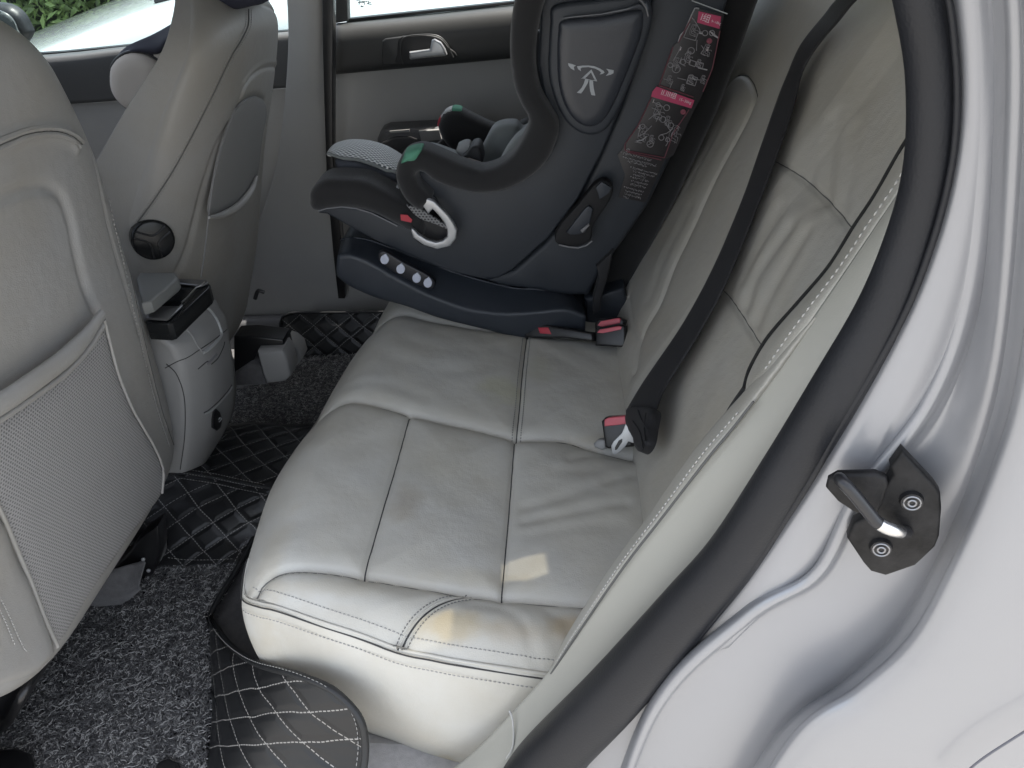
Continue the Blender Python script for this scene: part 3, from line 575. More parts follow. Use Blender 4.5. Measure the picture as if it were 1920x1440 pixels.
def zcush(X,Y,fine=True):
    z=cz(X)
    dn=seg_dist(X,Y,n_[:,:2][::3]); df=seg_dist(X,Y,f_[:,:2][::3])
    ds=np.full(X.shape,1e9)
    for L,w_,a_ in ((S1,.0045,.0065),(S2,.0045,.0065),(SA,.003,.004),(SB,.003,.004),(SC,.0028,.003),(SD,.003,.0016),(SF,.004,.006)):
        d=seg_dist(X,Y,cr(L,24)[:,:2]); ds=np.minimum(ds,d); z=z-a_*np.exp(-(d/w_)**2)-a_*.6*np.exp(-(d/.014)**2)
    z=z+.008*(1-np.exp(-ds/.045))-.003
    z=z-((.030*np.clip(1-dn/.055,0,1)**2.2)**3+(.045*np.clip(1-df/.075,0,1)**2.2)**3)**(1/3)
    for L,a_,w_ in WR: 
        a_=a_*.55; w_=w_*1.25
        d=seg_dist(X,Y,cr(L,12)[:,:2]); z=z-a_*np.exp(-(d/w_)**2)+a_*.5*np.exp(-((d-w_*1.6)/w_)**2)
    z=z+.0016*np.sin(X*19+Y*7)*np.cos(Y*23-X*5)+.0006*np.sin(X*63+1.3*np.sin(Y*31))*np.sin(Y*57+X*11)
    z=z-.010*np.exp(-(((X+.10)/.16)**2+((Y-.82)/.15)**2))
    return z
G[:,:,2]=zcush(G[:,:,0],G[:,:,1])
cu=grid('seat_cushion',G,M_cush,bench,label='grey leather seat cushion with stitched panels and yellow staining plus painted light patches')
WL[cu.name]=wl(bench)
def zl(P,lift=0):
    P=np.array(P,float); P[:,2]=zcush(P[:,0],P[:,1])+lift; return P
# skirt round the front and near side
bd=np.vstack([f_[::-1],n_[1:]]); bz=np.r_[G[::-1,0,2],G[0,1:,2]]; bd=bd.copy(); bd[:,2]=bz
bd[:,2]=np.convolve(np.r_[[bd[0,2]]*9,bd[:,2],[bd[-1,2]]*9],np.ones(19)/19,'valid')
sdx=np.r_[0,np.cumsum(np.linalg.norm(np.diff(bd[:,:2],axis=0),axis=1))]; q=np.linspace(0,sdx[-1],420); bd=np.stack([np.interp(q,sdx,bd[:,k]) for k in range(3)],1)
T=np.gradient(bd[:,:2],axis=0); 
for _ in range(30): T=(np.roll(T,1,0)+T*2+np.roll(T,-1,0))/4 if False else np.vstack([T[:1],(T[:-2]+2*T[1:-1]+T[2:])/4,T[-1:]])
T/=np.linalg.norm(T,axis=1)[:,None]; NO=np.stack([T[:,1],-T[:,0]],1)
if NO[-1,1]>0: NO=-NO
nearw=np.clip((1.0-bd[:,1])/.25,0,1); cornerw=np.clip(1-(bd[:,0]+.37)/.26,0,1); cornerw=cornerw**2*(3-2*cornerw)
prof=[(0,0),(.0035,-.004),(.006,-.012),(.009,-.03),(.011,-.06),(.0105,-.10),(.007,-.15),(.0,-.20),(-.012,-.25),(-.030,-.30),(-.055,-.325)]
R=[]
for o_,dz in prof:
    k=(dz/-.325); oo=o_-.012*cornerw*k**1.6; hz=dz*1.0
    R.append(np.c_[bd[:,:2]+NO*oo[:,None],bd[:,2]+hz])
R=np.stack([cr(np.array(R)[:,j],60) for j in range(420)],1)
R[:,:,1]+=.0016*np.sin(R[:,:,0]*30+R[:,:,2]*20)
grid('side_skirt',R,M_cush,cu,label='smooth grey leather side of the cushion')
# piping and seams
pp=bd[bd[:,1]<.72]; i0=int(np.argmin(np.abs(pp[:,0]-oc(462,1101)[0])+np.abs(pp[:,1]-oc(462,1101)[1])))
k0=[i for i in range(len(bd)) if bd[i,1]<.70 and bd[i,0]>-.400][0]; path=bd[k0:].copy()
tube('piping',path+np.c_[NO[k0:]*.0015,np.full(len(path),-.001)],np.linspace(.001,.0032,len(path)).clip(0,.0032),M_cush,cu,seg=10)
off=np.c_[NO[k0:]*.0055,np.full(len(path),-.0055)]; tube('seam',path+off,.0011,M_seam,cu,seg=6)
cz0=int(len(bd)*0); nr=bd[np.where(bd[:,0]>-.42)[0]]
j0=[i for i in range(len(bd)) if bd[i,1]<.64 and bd[i,0]>-.385][0]
nb=bd[j0:]; nn_=NO[j0:]
stitches('stitching',np.c_[nb[:,:2]+nn_*.0095,nb[:,2]-.020],M_thr,cu,up=(0,-1,.3),r=.0008)
stitches('stitching',zl(np.c_[nb[:,:2]-nn_*.010,nb[:,2]],.0004),M_thr,cu,r=.0008)
for L in (S1,S2,SA,SB,SC,SD):
    Q=cr(L,90); Q=Q[(Q[:,0]<.18)]; tube('seam',zl(Q,.0002),.0009 if L is S1 else .0013,M_seam if L is not S1 else mat('seam_soft',(.16,.16,.15),.8),cu,seg=6)
def offs(L,d,n=80):
    Q=cr(L,n)[:,:2]; T=np.gradient(Q,axis=0); T/=np.linalg.norm(T,axis=1)[:,None]; Q=Q+np.stack([T[:,1],-T[:,0]],1)*d; return np.c_[Q,np.zeros(len(Q))]
for L in (SC,SD):
    for d in (-.007,.007): stitches('stitching',zl(offs(L,d),.0005),M_thrd,cu,r=.0009,pitch=.0048,ln=.003)
for d in (-.0035,.0035): tube('seam_fold',zl(offs(SD,d),-.0001),.0014,M_cush,cu,seg=6)
# backrest
TH=math.radians(25); BP0=np.array((.15,0,.33)); BN=np.array((-math.cos(TH),0,math.sin(TH))); BU=np.array((math.sin(TH),0,math.cos(TH)))
def bk(px,py,lift=0): return onp(px,py,BP0+BN*lift,BN)
def byw(pts): 
    P=np.array([bk(x,y) for x,y in pts]); return np.stack([P[:,1],(P-BP0)@BU],1)
ny,nw=420,240
Y,Wd=np.meshgrid(np.linspace(.60,1.93,ny),np.linspace(-.09,.74,nw))
h=np.zeros_like(Y)
arm=byw([(1362,170),(1385,142),(1405,145),(1420,172),(1413,209),(1347,338),(1307,422),(1271,500),(1243,569),(1208,632),(1196,700)])
hs1=byw([(1440,296),(1458,305),(1500,330),(1550,378),(1590,425)]); hs2=byw([(1350,540),(1385,588),(1420,648),(1440,690)]); hs3=byw([(1205,640),(1192,600),(1185,560)])
for L,a,w_ in ((arm,.008,.006),(hs1,.007,.004),(hs2,.007,.004),(hs3,.004,.005)): 
    d=seg_dist(Y,Wd,cr(L,60)); h-=a*.7*np.exp(-(d/w_)**2)+a*.5*np.exp(-(d/.022)**2)
for (pts,a,w_) in [([(1570,230),(1560,300),(1545,370)],.004,.010),([(1480,430),(1420,520),(1400,570)],.006,.010),([(1510,440),(1440,560),(1420,600)],.005,.009),([(1460,400),(1430,450),(1400,520)],.004,.010),([(1600,250),(1590,330),(1575,390)],.003,.010),([(1500,760),(1420,860),(1300,1000)],.0025,.02),([(1230,560),(1260,480),(1300,400)],.003,.014),([(1360,230),(1330,290),(1300,350)],.003,.012),([(1330,700),(1290,800),(1240,900)],.0025,.02)]:
    a*=.45; w_*=1.3; d=seg_dist(Y,Wd,cr(byw(pts),30)); h-=a*np.exp(-(d/w_)**2)
    h+=a*.6*np.exp(-((d-w_*1.8)/w_)**2)
h+=.02*np.exp(-((Y-1.02)/.25)**4)*0
h+=.010*np.clip((Y-1.0)/.06,0,1)      # centre section stands a little proud
h-=.05*np.clip((Wd-.66)/.08,0,1)**2
h-=.03*np.clip((.02-Wd)/.10,0,1)**2
h-=.05*np.clip((.70-Y)/.10,0,1)**2
h+=.0015*np.sin(Y*25+Wd*9)*np.sin(Wd*22-Y*6)
G=BP0+BU*Wd[...,None]+BN*h[...,None]; G[:,:,1]=Y
bkr=grid('backrest',G,M_lea,bench,solid=.06,off=-1,label='grey leather backrest with creases')
WL[bkr.name]=wl(bench)
M_seams=mat('seam_grey',(.11,.11,.105),.8)  # softer grey for the sewn seam lines
def back_at(pts,lift=0,n=60):
    Q=cr(byw(pts),n); from_h=[]
    for y,w_ in Q:
        fi=np.clip((w_+.09)/.83*(nw-1),0,nw-1.001); fj=np.clip((y-.60)/1.33*(ny-1),0,ny-1.001); i=int(fi); j=int(fj); a_=fi-i; b_=fj-j; hv=(h[i,j]*(1-b_)+h[i,j+1]*b_)*(1-a_)+(h[i+1,j]*(1-b_)+h[i+1,j+1]*b_)*a_; p=BP0+BU*w_+BN*(hv+lift); p[1]=y; from_h.append(p)
    return np.array(from_h)
for pts in ([(1440,296),(1458,305),(1500,330),(1550,378),(1590,425)],[(1350,540),(1385,588),(1420,648),(1440,690)]): tube('seam',back_at(pts),.0008,M_seams,bkr,seg=6)
tube('seam',back_at([(1385,142),(1405,145),(1420,172),(1413,209),(1347,338),(1307,422),(1271,500),(1243,569),(1208,632)]),.0009,M_seams,bkr,seg=6)
# side bolster between backrest and door trim
A=[(985,1318,.535),(1022,1272,.535),(1064,1188,.54),(1145,1063,.545),(1212,973,.55),(1290,860,.552),(1340,797,.554),(1390,742,.550),(1440,686,.535),(1490,634,.522),(1528,594,.514)]
Cx=[(985,1322,.520),(1032,1262,.517),(1080,1190,.515),(1165,1067,.513),(1240,970,.512),(1325,860,.51),(1365,812,.51),(1412,752,.51),(1450,703,.51),(1495,646,.511),(1532,596,.512)]
def bolster(name,A,Cx,amp,back,m,lab,par,nseg=240):
    Aw=tp(None,A); Cw=tp(None,Cx); env=np.sin(np.linspace(.25,math.pi-.12,len(Aw)))[:,None]**.5
    R=[Aw+np.array(back),Aw+np.array(back)*.28+np.array((0,.004,0)),Aw]
    for k,bl in ((.2,.6),(.45,1.0),(.7,.95),(.9,.5)): R.append(Aw*(1-k)+Cw*k+np.array((-.45,-.75,.35))*bl*amp*env)
    R+=[Cw,Cw+np.array((.010,.008,-.006)),Cw+np.array((.04,.04,-.02))]
    G=surf([cr(r,16) for r in R],nseg,60); o=grid(name,G,m,par,label=lab); WL[o.name]=wl(bench); return o,G
U_A=[(1400,742,.575),(1399,728,.585),(1405,704,.595),(1414,682,.60),(1446,630,.605),(1500,568,.605),(1558,500,.605),(1602,430,.605),(1645,365,.605),(1705,262,.605),(1790,150,.605)]
U_C=[(1408,742,.530),(1430,726,.525),(1452,700,.52),(1480,668,.518),(1520,614,.516),(1556,560,.516),(1600,496,.516),(1646,426,.516),(1690,360,.516),(1750,265,.516),(1830,160,.516)]
M_thl=mat('thread_light',(.50,.49,.46),.7)
tube('gap_shadow',cr(tp(None,[(x-3,y-1,z+.02) for x,y,z in U_A[1:]]),90),.0022,mat('gap_black',(.012,.012,.012),.9),bench,seg=8)
bo,G=bolster('side_bolster',U_A,U_C,.022,(.10,.10,-.03),M_bol,'pale grey leather bolster along the backrest edge',bench)
G1=G[int(.76*59)]
stitches('stitching',[p for p in G1[30:]],M_thl,bo,pitch=.006,ln=.004,r=.0009,up=(-.5,-.7,.4))
tube('seam',cr(tp(None,[(x+1,y+1,z-.003) for x,y,z in U_C[3:]]),120),.0012,M_seams,bo,seg=6)
lo_,G=bolster('seat_edge_trim',A,Cx,.007,(.03,.05,-.03),M_bol,'narrow leather strip below the bolster',bench)
stitches('stitching',G[int(.60*59)][:200]+np.array((-.0006,-.0008,.0004)),M_thl,lo_,pitch=.0055,ln=.0038,r=.0008,up=(-.5,-.7,.4))
tube('seam',cr(tp(None,[(x+1,y+1,z-.003) for x,y,z in Cx[1:-3]]),160),.0011,M_seams,lo_,seg=6)

# ------------------------------------------------------------ seat belt and buckles
sb=thing('seat_belt',bk(1215,800),'black webbing seat belt hanging down the rear backrest to its metal tongue','seat belt')
Lp=[(1640,-60),(1569,0),(1547,27),(1502,84),(1476,142),(1458,187),(1427,276),(1391,378),(1338,502),(1280,609),(1208,715),(1176,768)]
Rp=[(1680,-60),(1606,0),(1572,40),(1531,89),(1504,137),(1487,204),(1458,289),(1419,391),(1362,530),(1309,629),(1247,729),(1226,785)]
lift=np.array([.06,.05,.045,.04,.035,.03,.028,.025,.022,.022,.03,.038])
Lw=np.array([bk(x,y,l) for (x,y),l in zip(Lp,lift)]); Rw=np.array([bk(x,y,l) for (x,y),l in zip(Rp,lift)])
G=surf([Lw,(Lw+Rw)/2+BN*.001,Rw],100,10); grid('webbing',G,M_web,sb,solid=.0022,off=0)
fw=puff('folded_webbing',np.array([bk(x,y,.040) for x,y in [(1176,772),(1188,762),(1224,766),(1221,800),(1215,830),(1203,846),(1193,842),(1187,822),(1176,798)]]),BN,.012,M_web,sb,dome=.005,inset=.006,nres=24,smoothpoly=60)
for L in ([(1186,790),(1200,812),(1206,842)],[(1211,775),(1208,800),(1210,826)],[(1196,770),(1204,790),(1214,805)]): tube('fold',cr([bk(x,y,.0455) for x,y in L],20),.0014,M_web,fw,seg=6)
tn=np.array((-.35,-1,.35)); tn/=np.linalg.norm(tn); T0=oc(1165,835,.03)
def tq(pts,l=0): return px_plane(pts,T0+tn*l,tn)
tg=slab('tongue',tq([(1174,792),(1178,783),(1184,786),(1190,800),(1193,828),(1187,831),(1178,828),(1172,838),(1160,849),(1152,852),(1147,849),(1146,836),(1150,828),(1158,820),(1166,812)],.012),tn,.0025,M_silv,sb,bevel=.0008)
WL[tg.name]=wl(sb); slab('slot',tq([(1153,839),(1160,826),(1166,823),(1166,829),(1157,843),(1153,844)],.0135),tn,.002,M_blk,tg,bevel=0)
sb2=thing('lap_belt',bk(1400,740),'black belt webbing tucked in the gap between backrest and pale bolster','seat belt')
Lw=np.array([bk(x,y,.02) for x,y in [(1445,640),(1420,680),(1395,720),(1365,765),(1340,815),(1300,860)]]); Rw=np.array([bk(x,y,.03) for x,y in [(1465,640),(1436,690),(1410,740),(1392,775),(1360,812),(1330,860)]])
grid('webbing',surf([Lw,Rw],40,8),M_web,sb2,solid=.002)
slab('anchor',px_plane([(1394,752),(1398,722),(1408,708),(1412,712),(1408,740),(1402,756)],bk(1400,740,.034),BN),BN,.004,M_pl,sb2,bevel=.0008)
def buckle(name,label,base,wpx,pts,pin,group=None,y=None):
    b=thing(name,base,label,'buckle',group); return b
bn=np.array((-.45,-1,.55)); bn/=np.linalg.norm(bn)
b1=thing('seat_belt_buckle',oc(1155,835),'black buckle with one pink release button beside the metal tongue','buckle','seat belt buckles')
B0=oc(1150,832,.022)
slab('housing',px_plane([(1127,790),(1134,783),(1178,781),(1186,790),(1186,838),(1140,842),(1134,838)],B0,bn),bn,.030,M_blk,b1,bevel=.004)
slab('release_button',px_plane([(1133,800),(1133,787),(1140,783),(1172,780),(1176,785),(1176,795),(1160,797)],B0+bn*.001,bn),bn,.020,M_pink,b1,bevel=.002)
slab('sleeve',px_plane([(1112,832),(1120,824),(1134,824),(1136,842),(1128,844),(1114,840)],B0-bn*.004,bn),bn,.02,M_pl,b1,bevel=.004)
B0=oc(1142,650,.024)
for nm,top,lb in (('seat_belt_buckle',0,'rear one of the pair of black buckles with red buttons beside the child seat'),('seat_belt_buckle',1,'front one of the pair of black buckles with red buttons beside the child seat')):
    bb=thing(nm,oc(1142,645+top*4),lb,'buckle','seat belt buckles'); l=-.022*(1-top)
    if top==0:
        slab('housing',px_plane([(1115,606),(1122,598),(1160,594),(1170,600),(1172,650),(1116,648)],B0-bn*.024,bn),bn,.022,M_blk,bb,bevel=.004)
        slab('release_button',px_plane([(1120,610),(1126,602),(1160,596),(1164,599),(1162,606),(1128,613)],B0-bn*.022,bn),bn,.015,M_pink,bb,bevel=.002)
    else:
        slab('housing',px_plane([(1115,620),(1122,614),(1160,608),(1172,611),(1172,651),(1116,648)],B0,bn),bn,.020,M_blk,bb,bevel=.004)
        slab('release_button',px_plane([(1119,624),(1124,618),(1160,611),(1166,613),(1164,618),(1130,625)],B0+bn*.001,bn),bn,.013,M_pink,bb,bevel=.0015)
b4=thing('seat_belt_buckle',oc(1030,625),'flat black buckle with red end slid under the near edge of the child seat base','buckle','seat belt buckles')
B0=oc(1020,630,.012); 
slab('housing',px_plane([(978,618),(984,608),(1010,606),(1040,612),(1110,624),(1112,640),(1060,634),(1000,634),(984,632)],B0,bn),bn,.03,M_blk,b4,bevel=.004)
slab('release_button',px_plane([(1008,614),(1028,614),(1034,627),(1012,625)],B0+bn*.001,bn),bn,.010,M_red,b4,bevel=.0015)

# ------------------------------------------------------------ front seats
def seat_plane(x0,k): 
    n=np.array((1,0,-k)); n/=np.linalg.norm(n); return np.array((x0,0,0.0)),n
def make_back(name,label,x0,k,edge,ymid_lo,yc,zlo,zhi,mtl,grooves,depth=.14,rough_amp=.002,pw=5):
    """back of a front seat: edge = list of (z, y near side, y far side)"""
    P0,n=seat_plane(x0,k); t=thing('front_seat',(x0,yc,.05),label,'car seat','front seats')
    E=np.array(edge,float); nz,na=260,220
    zz=np.linspace(0,1,nz); Z=E[0,0]+(E[-1,0]-E[0,0])*zz; Ec=cr(E,400); o=np.argsort(Ec[:,0]); yl=np.interp(Z,Ec[o,0],Ec[o,1]); yr=np.interp(Z,Ec[o,0],Ec[o,2])
    # wrap: a from -1.35 (near flank) to 1.35 (far flank)
    dp=(depth(Z) if callable(depth) else depth+0*Z)[:,None]
    a=np.linspace(-1.45,1.45,na); ac=np.clip(a,-1,1); bulge=(dp*.5 if callable(depth) else np.minimum(dp,.14)*.55)*(1-np.sqrt(np.maximum(0,1-np.abs(ac)**pw)))[None]; flank=((np.abs(a)-np.abs(ac))/.45)[None]*dp*(1 if not callable(depth) else .50)
    Yg=(yl[:,None]+yr[:,None])/2+(yr-yl)[:,None]/2*(ac[None]*(1-.012*(np.abs(a)>1)))
    top=.1*.75*np.clip((zz-.86)/.14,0,1)**2.6; bot=.1*.5*np.clip((.10-zz)/.10,0,1)**2.4
    X=x0+k*Z[:,None]-bulge-flank-top[:,None]-bot[:,None]; Zg=Z[:,None]+0*X
    h=np.zeros_like(X)
    for L,am,w_ in grooves:
        Q=np.array([onp(x,y,P0,n) for x,y in L]); d=seg_dist(Yg,Zg,cr(Q[:,1:],40)); h-=am*np.exp(-(d/w_)**2)
    h+=rough_amp*np.sin(Zg*17+Yg*9)*np.sin(Yg*13)
    G=np.stack([X+h,Yg,Zg],-1); b=grid('backrest',G,mtl,t,solid=.004); WL[b.name]=wl(t)
    return t,P0,n,b
# near one
gr=[([(-60,285),(0,264),(50,246),(100,242),(135,252),(155,268)],-.005,.006),([(-60,300),(0,279),(50,258),(100,252),(135,262),(150,276)],-.005,.006),([(-60,292),(0,271),(50,252),(100,247),(135,257),(152,272)],.006,.003),
    ([(-60,385),(0,372),(50,355),(90,352),(118,368),(135,410),(145,470),(160,540),(185,600)],.006,.007),([(150,130),(190,190),(200,300),(215,420),(250,560),(285,680),(320,800)],.004,.003)]
ns,NP0,Nn,nb_=make_back('front_seat','near front seat filling the left edge, with a mesh pocket on its pale grey back',-.655,.13,
   [(.16,.58,1.0),(.2,.53,1.04),(.30,.47,1.05),(.45,.45,1.03),(.6,.46,1.0),(.75,.48,.97),(.86,.50,.92),(.94,.53,.86),(.99,.58,.78)],.5,.75,.16,.99,M_front,gr)
def npx(pts,l=0): return px_plane(pts,NP0+Nn*l,Nn)
def gslab(name,pts,mt,par,l,th,bev=.003,smoothpoly=0,uv=False): return slab(name,npx(pts,l),Nn,th,mt,par,bevel=bev,smoothpoly=smoothpoly,uv=uv)
puff('pocket_panel',npx([(-80,820),(0,775),(60,735),(120,690),(165,645),(195,600),(205,640),(222,700),(246,760),(268,800),(290,838),(306,880),(302,925),(240,1010),(170,1110),(106,1208),(80,1160),(60,1100),(30,1030),(0,960),(-80,840)],.003),Nn,.006,M_mesh,nb_,dome=.005,inset=.03,nres=50)
tube('pocket_hem',[npx([(x,y)],.018)[0] for x,y in cr([(-90,805),(0,757),(60,717),(120,672),(160,632),(192,588)],40)],[.0125]*30+list(np.linspace(.0125,.007,10)),M_front,nb_,seg=12,flat=.6,updir=Nn)
tube('pocket_piping',[npx([(x,y)],.016)[0] for x,y in cr([(-90,835),(0,786),(60,746),(120,702),(165,655),(193,610)],40)],.004,M_front,nb_,seg=8)
tube('pocket_piping',[npx([(x,y)],.010)[0] for x,y in cr([(-60,840),(0,957),(30,1027),(60,1097),(84,1160),(108,1212)],40)],.003,M_front,nb_,seg=8)
tube('pocket_piping',[npx([(x,y)],.010)[0] for x,y in cr([(196,600),(206,640),(222,700),(246,760),(268,800),(290,838),(306,880),(304,925)],40)],.0022,M_front,nb_,seg=8)
puff('lower_border',npx([(-80,960),(0,975),(30,1040),(60,1105),(100,1208),(92,1235),(60,1262),(0,1282),(-80,1290)],.010),Nn,.008,M_front,nb_,dome=.006,inset=.02,nres=30)
stitches('stitching',[npx([(x,y)],.020)[0] for x,y in cr([(-20,1085),(10,1140),(42,1210),(52,1222)],60)],M_thr,nb_,r=.0009,up=Nn)
stitches('stitching',[npx([(x,y)],.020)[0] for x,y in cr([(-20,1110),(5,1155),(30,1215)],60)],M_thr,nb_,r=.0009,up=Nn)
# far one
gr=[
    ([(530,124),(500,125),(476,140),(458,165),(445,205),(420,260),(405,330),(395,400),(385,470),(376,520)],.006,.005),([(535,120),(500,121),(474,135),(455,158)],-.003,.005),
    ([(495,190),(480,182),(462,188),(445,205)],.006,.008),([(512,8),(530,18),(541,34)],.004,.003)]
fs,FP0,Fn,fb_=make_back('front_seat','far front seat in shade with a round black recline knob on its side',-.754,.30,
   [(.14,1.32,1.58),(.2,1.24,1.63),(.32,1.185,1.66),(.45,1.165,1.66),(.6,1.155,1.65),(.72,1.16,1.63),(.80,1.18,1.60),(.86,1.225,1.55),(.905,1.32,1.49)],.5,1.4,.14,.9,M_frontd,gr,depth=lambda z:np.clip(.050+(.893-z)*.56,.035,.22),pw=3.2)
def fpx(pts,l=0): return px_plane(pts,FP0+Fn*l,Fn)
tube('pocket_hem',[fpx([(x,y)],.010)[0] for x,y in cr([(392,408),(420,402),(450,384),(472,356),(482,330)],30)],.0075*np.sin(np.linspace(.15,math.pi-.15,30))**.6,M_front,fb_,seg=10)
puff('pocket_panel',fpx([(445,205),(462,188),(480,182),(495,190),(500,215),(492,260),(486,310),(478,345),(455,378),(420,396),(393,400),(400,350),(412,290),(428,240)],.001),Fn,.004,mat('pocket_cloth',(.225,.222,.215),.8,bump=.6,bscale=900),fb_,dome=.0015,inset=.02,nres=30)
tube('pocket_piping',[fpx([(x,y)],.006)[0] for x,y in cr([(440,205),(420,262),(402,330),(392,400),(384,470),(377,520)],40)],.0013,mat('piping_grey',(.2,.2,.2),.7),fb_,seg=6)
# recline knob on the console-side flank
kc=oy(288,451,1.15); a=np.linspace(0,2*math.pi,40,endpoint=False)
kn=np.array((.55,-.80,.12)); kn/=np.linalg.norm(kn)
def disc(name,c,nrm_,r,th,m,par,bev=.004,seg=48):
    nrm_=np.array(nrm_)/np.linalg.norm(nrm_); ex=np.cross(nrm_,(0,0,1.)); ex/=np.linalg.norm(ex); ey=np.cross(nrm_,ex); aa=np.linspace(0,2*math.pi,seg,endpoint=False)
    return slab(name,[c+r*(math.cos(t)*ex+math.sin(t)*ey) for t in aa],nrm_,th,m,par,bevel=bev)
rk=disc('recline_knob',kc,kn,.034,.03,M_gloss,fs,bev=.005); WL[rk.name]=wl(fs)
ex=np.cross(kn,(0,0,1.)); ex/=np.linalg.norm(ex); ey=np.cross(kn,ex)
for k in range(3):
    t0=math.radians(100+120*k); c=kc+kn*.001
    tube('grip_ridge',cr([c+.030*(math.cos(t0)*ex+math.sin(t0)*ey),c+.012*(math.cos(t0+.25)*ex+math.sin(t0+.25)*ey),c+.010*(math.cos(t0+1.2)*ex+math.sin(t0+1.2)*ey),c+.030*(math.cos(t0+1.7)*ex+math.sin(t0+1.7)*ey)],20),.0016,M_blk,rk,seg=6)
# headrest in a dark cover, and the navy-and-cream cushion hanging in front of that seat
hr=thing('headrest_cover',oy(430,-30,1.36),'dark navy cloth cover over the far front seat headrest','headrest cover')
puff('cloth',px_plane([(345,22),(352,5),(380,-30),(420,-60),(470,-60),(505,-30),(500,2),(470,12),(430,20),(395,22)],(0,1.36,0),(0,1,0)),(0,-1,0),.14,M_navy,hr,dome=.03,nres=30)
nc=thing('neck_cushion',oy(245,150,1.62),'cream oval cushion edged in navy cloth, hanging in front of the far seat','cushion')
def y162(pts,y=1.62): return px_plane(pts,(0,y,0),(0,1,0))
puff('cream_pad',y162([(208,150),(210,125),(222,108),(240,98),(262,97),(282,103),(300,118),(310,150),(300,190),(275,210),(245,204),(225,190),(212,170)]),(0,-1,0),.03,M_cream,nc,dome=.025,nres=40)
tube('navy_edge',cr(y162([(208,150),(210,125),(222,108),(240,98),(262,97),(282,103),(300,118),(310,150),(300,190),(275,210),(245,204),(225,190),(212,170)],1.615),80,closed=True),.0035,M_blk,nc,seg=8,closed=True)
rows=[[oy(212,116,1.63),oy(236,88,1.63),oy(285,65,1.60),oy(322,44,1.55),(oy(352,22,1.5)),oy(380,4,1.45)],[oy(220,114,1.61),oy(250,96,1.61),oy(292,95,1.58),oy(310,78,1.54),(oy(345,50,1.48)),oy(395,24,1.44)],[oy(230,118,1.64),oy(260,106,1.64),oy(300,104,1.62),oy(318,85,1.58),(oy(352,54,1.52)),oy(405,30,1.48)]]
grid('navy_strap',surf(rows,40,12),M_navy,nc,solid=.006)
grid('cream_lining',surf([[oy(282,92,1.60),oy(298,80,1.58),oy(318,72,1.56)],[oy(292,112,1.62),oy(308,108,1.6),oy(325,100,1.58)]],12,8),M_cream,nc,solid=.004)

# near seat: rail and covers below it
rl=slab('seat_rail',[oy(x,y,.90) for x,y in [(205,1072),(235,1045),(262,1010),(296,985),(300,1035),(285,1080),(255,1108),(230,1098)]],(0,-1,0),.035,M_blk,ns,bevel=.004)
WL[rl.name]=wl(ns)
for k,(x,y) in enumerate(((236,1067),(268,1050),(278,1071))): disc('rivet',oy(x,y,.892),(.2,-1,.2),.0035,.004,M_silv,rl,bev=.001,seg=14)
tube('cable',cr([oy(190,1092,.87),oy(212,1094,.87),oy(232,1084,.87)],14),.0012,M_glow,rl,seg=6)
slab('rail_end_cap',[oy(x,y,.93) for x,y in [(276,1000),(290,985),(300,1010),(302,1050),(292,1068),(278,1062),(284,1035)]],(0,-1,0),.03,M_pl,ns,bevel=.004)
R=[[oz(x,y,z) for x,y,z in r] for r in [[(150,1140,.004),(190,1142,.004),(232,1135,.004),(270,1105,.004)],[(160,1115,.035),(195,1110,.05),(235,1108,.045),(262,1098,.03)],[(150,1080,.06),(200,1070,.08),(240,1060,.08),(275,1050,.05)]]]
grid('rail_cover',surf(R,24,16),M_cpt,ns,solid=.003)
grid('seat_base',surf([[( -.67,.55,.19),(-.68,.75,.18),(-.67,.98,.20)],[(-.74,.55,.10),(-.74,.75,.10),(-.74,.98,.10)],[(-.85,.55,.10),(-.85,.75,.10),(-.85,.98,.10)]],20,10),M_blk,ns,solid=.01)
# far seat rail pieces seen past the console
b=slab('seat_rail',[oy(x,y,1.36) for x,y in [(438,632),(470,630),(530,637),(537,662),(520,668),(482,660),(470,690),(438,705)]],(0,-1,0),.05,M_blk,fs,bevel=.004); WL[b.name]=wl(fs)
slab('rail_end_cap',[oy(x,y,1.335) for x,y in [(482,660),(528,658),(536,668),(545,705),(535,716),(500,720),(492,700)]],(0,-1,0),.06,M_pl,fs,bevel=.006)
slab('rail_end_cap',[oy(x,y,1.42) for x,y in [(536,640),(548,645),(560,655),(566,675),(552,690),(544,708),(538,690)]],(0,-1,0),.05,M_pl,fs,bevel=.004)
slab('rail_cover',[oy(x,y,1.35) for x,y in [(440,700),(470,680),(490,690),(500,722),(440,725)]],(0,-1,0),.05,M_cpt,fs,bevel=.006)
tube('release_lever',cr([oy(478,560,1.33),oy(484,545,1.33),oy(496,548,1.33)],10),.004,M_blk,fs,seg=8)

# ------------------------------------------------------------ centre console
cc=thing('center_console',(-.65,1.1,.02),'grey centre console end between the front seats with a small black socket cover','console')
edge=[(290,606,1.03),(318,634,1.03),(340,655,1.03),(352,695,1.03),(358,755,1.03),(360,820,1.03),(352,885,1.03)]
sil=[(398,560,1.19),(412,582,1.2),(425,608,1.2),(437,680,1.2),(440,740,1.2),(433,785,1.2),(398,850,1.19)]
rows=[]
for e,s_ in zip(edge,sil):
    E=oy(*e); S=oy(*s_); m_=(E+S)/2+np.array((.012,0,.002)); q1=E*.75+S*.25+np.array((.010,0,.002)); q3=E*.25+S*.75+np.array((.008,0,0))
    rows.append([E+np.array((-.35,.015,0)),E+np.array((-.15,0,0)),E+np.array((-.03,-.004,0)),E+np.array((-.006,-.001,0)),q1,m_,q3,S+np.array((-.002,0,0)),S+np.array((-.03,.008,0)),S+np.array((-.3,.01,0))])
top=[p+np.array((-.03,0,.012)) for p in rows[0]]; top2=[p*1+np.array((-.12,0,.02)) for p in rows[0]]
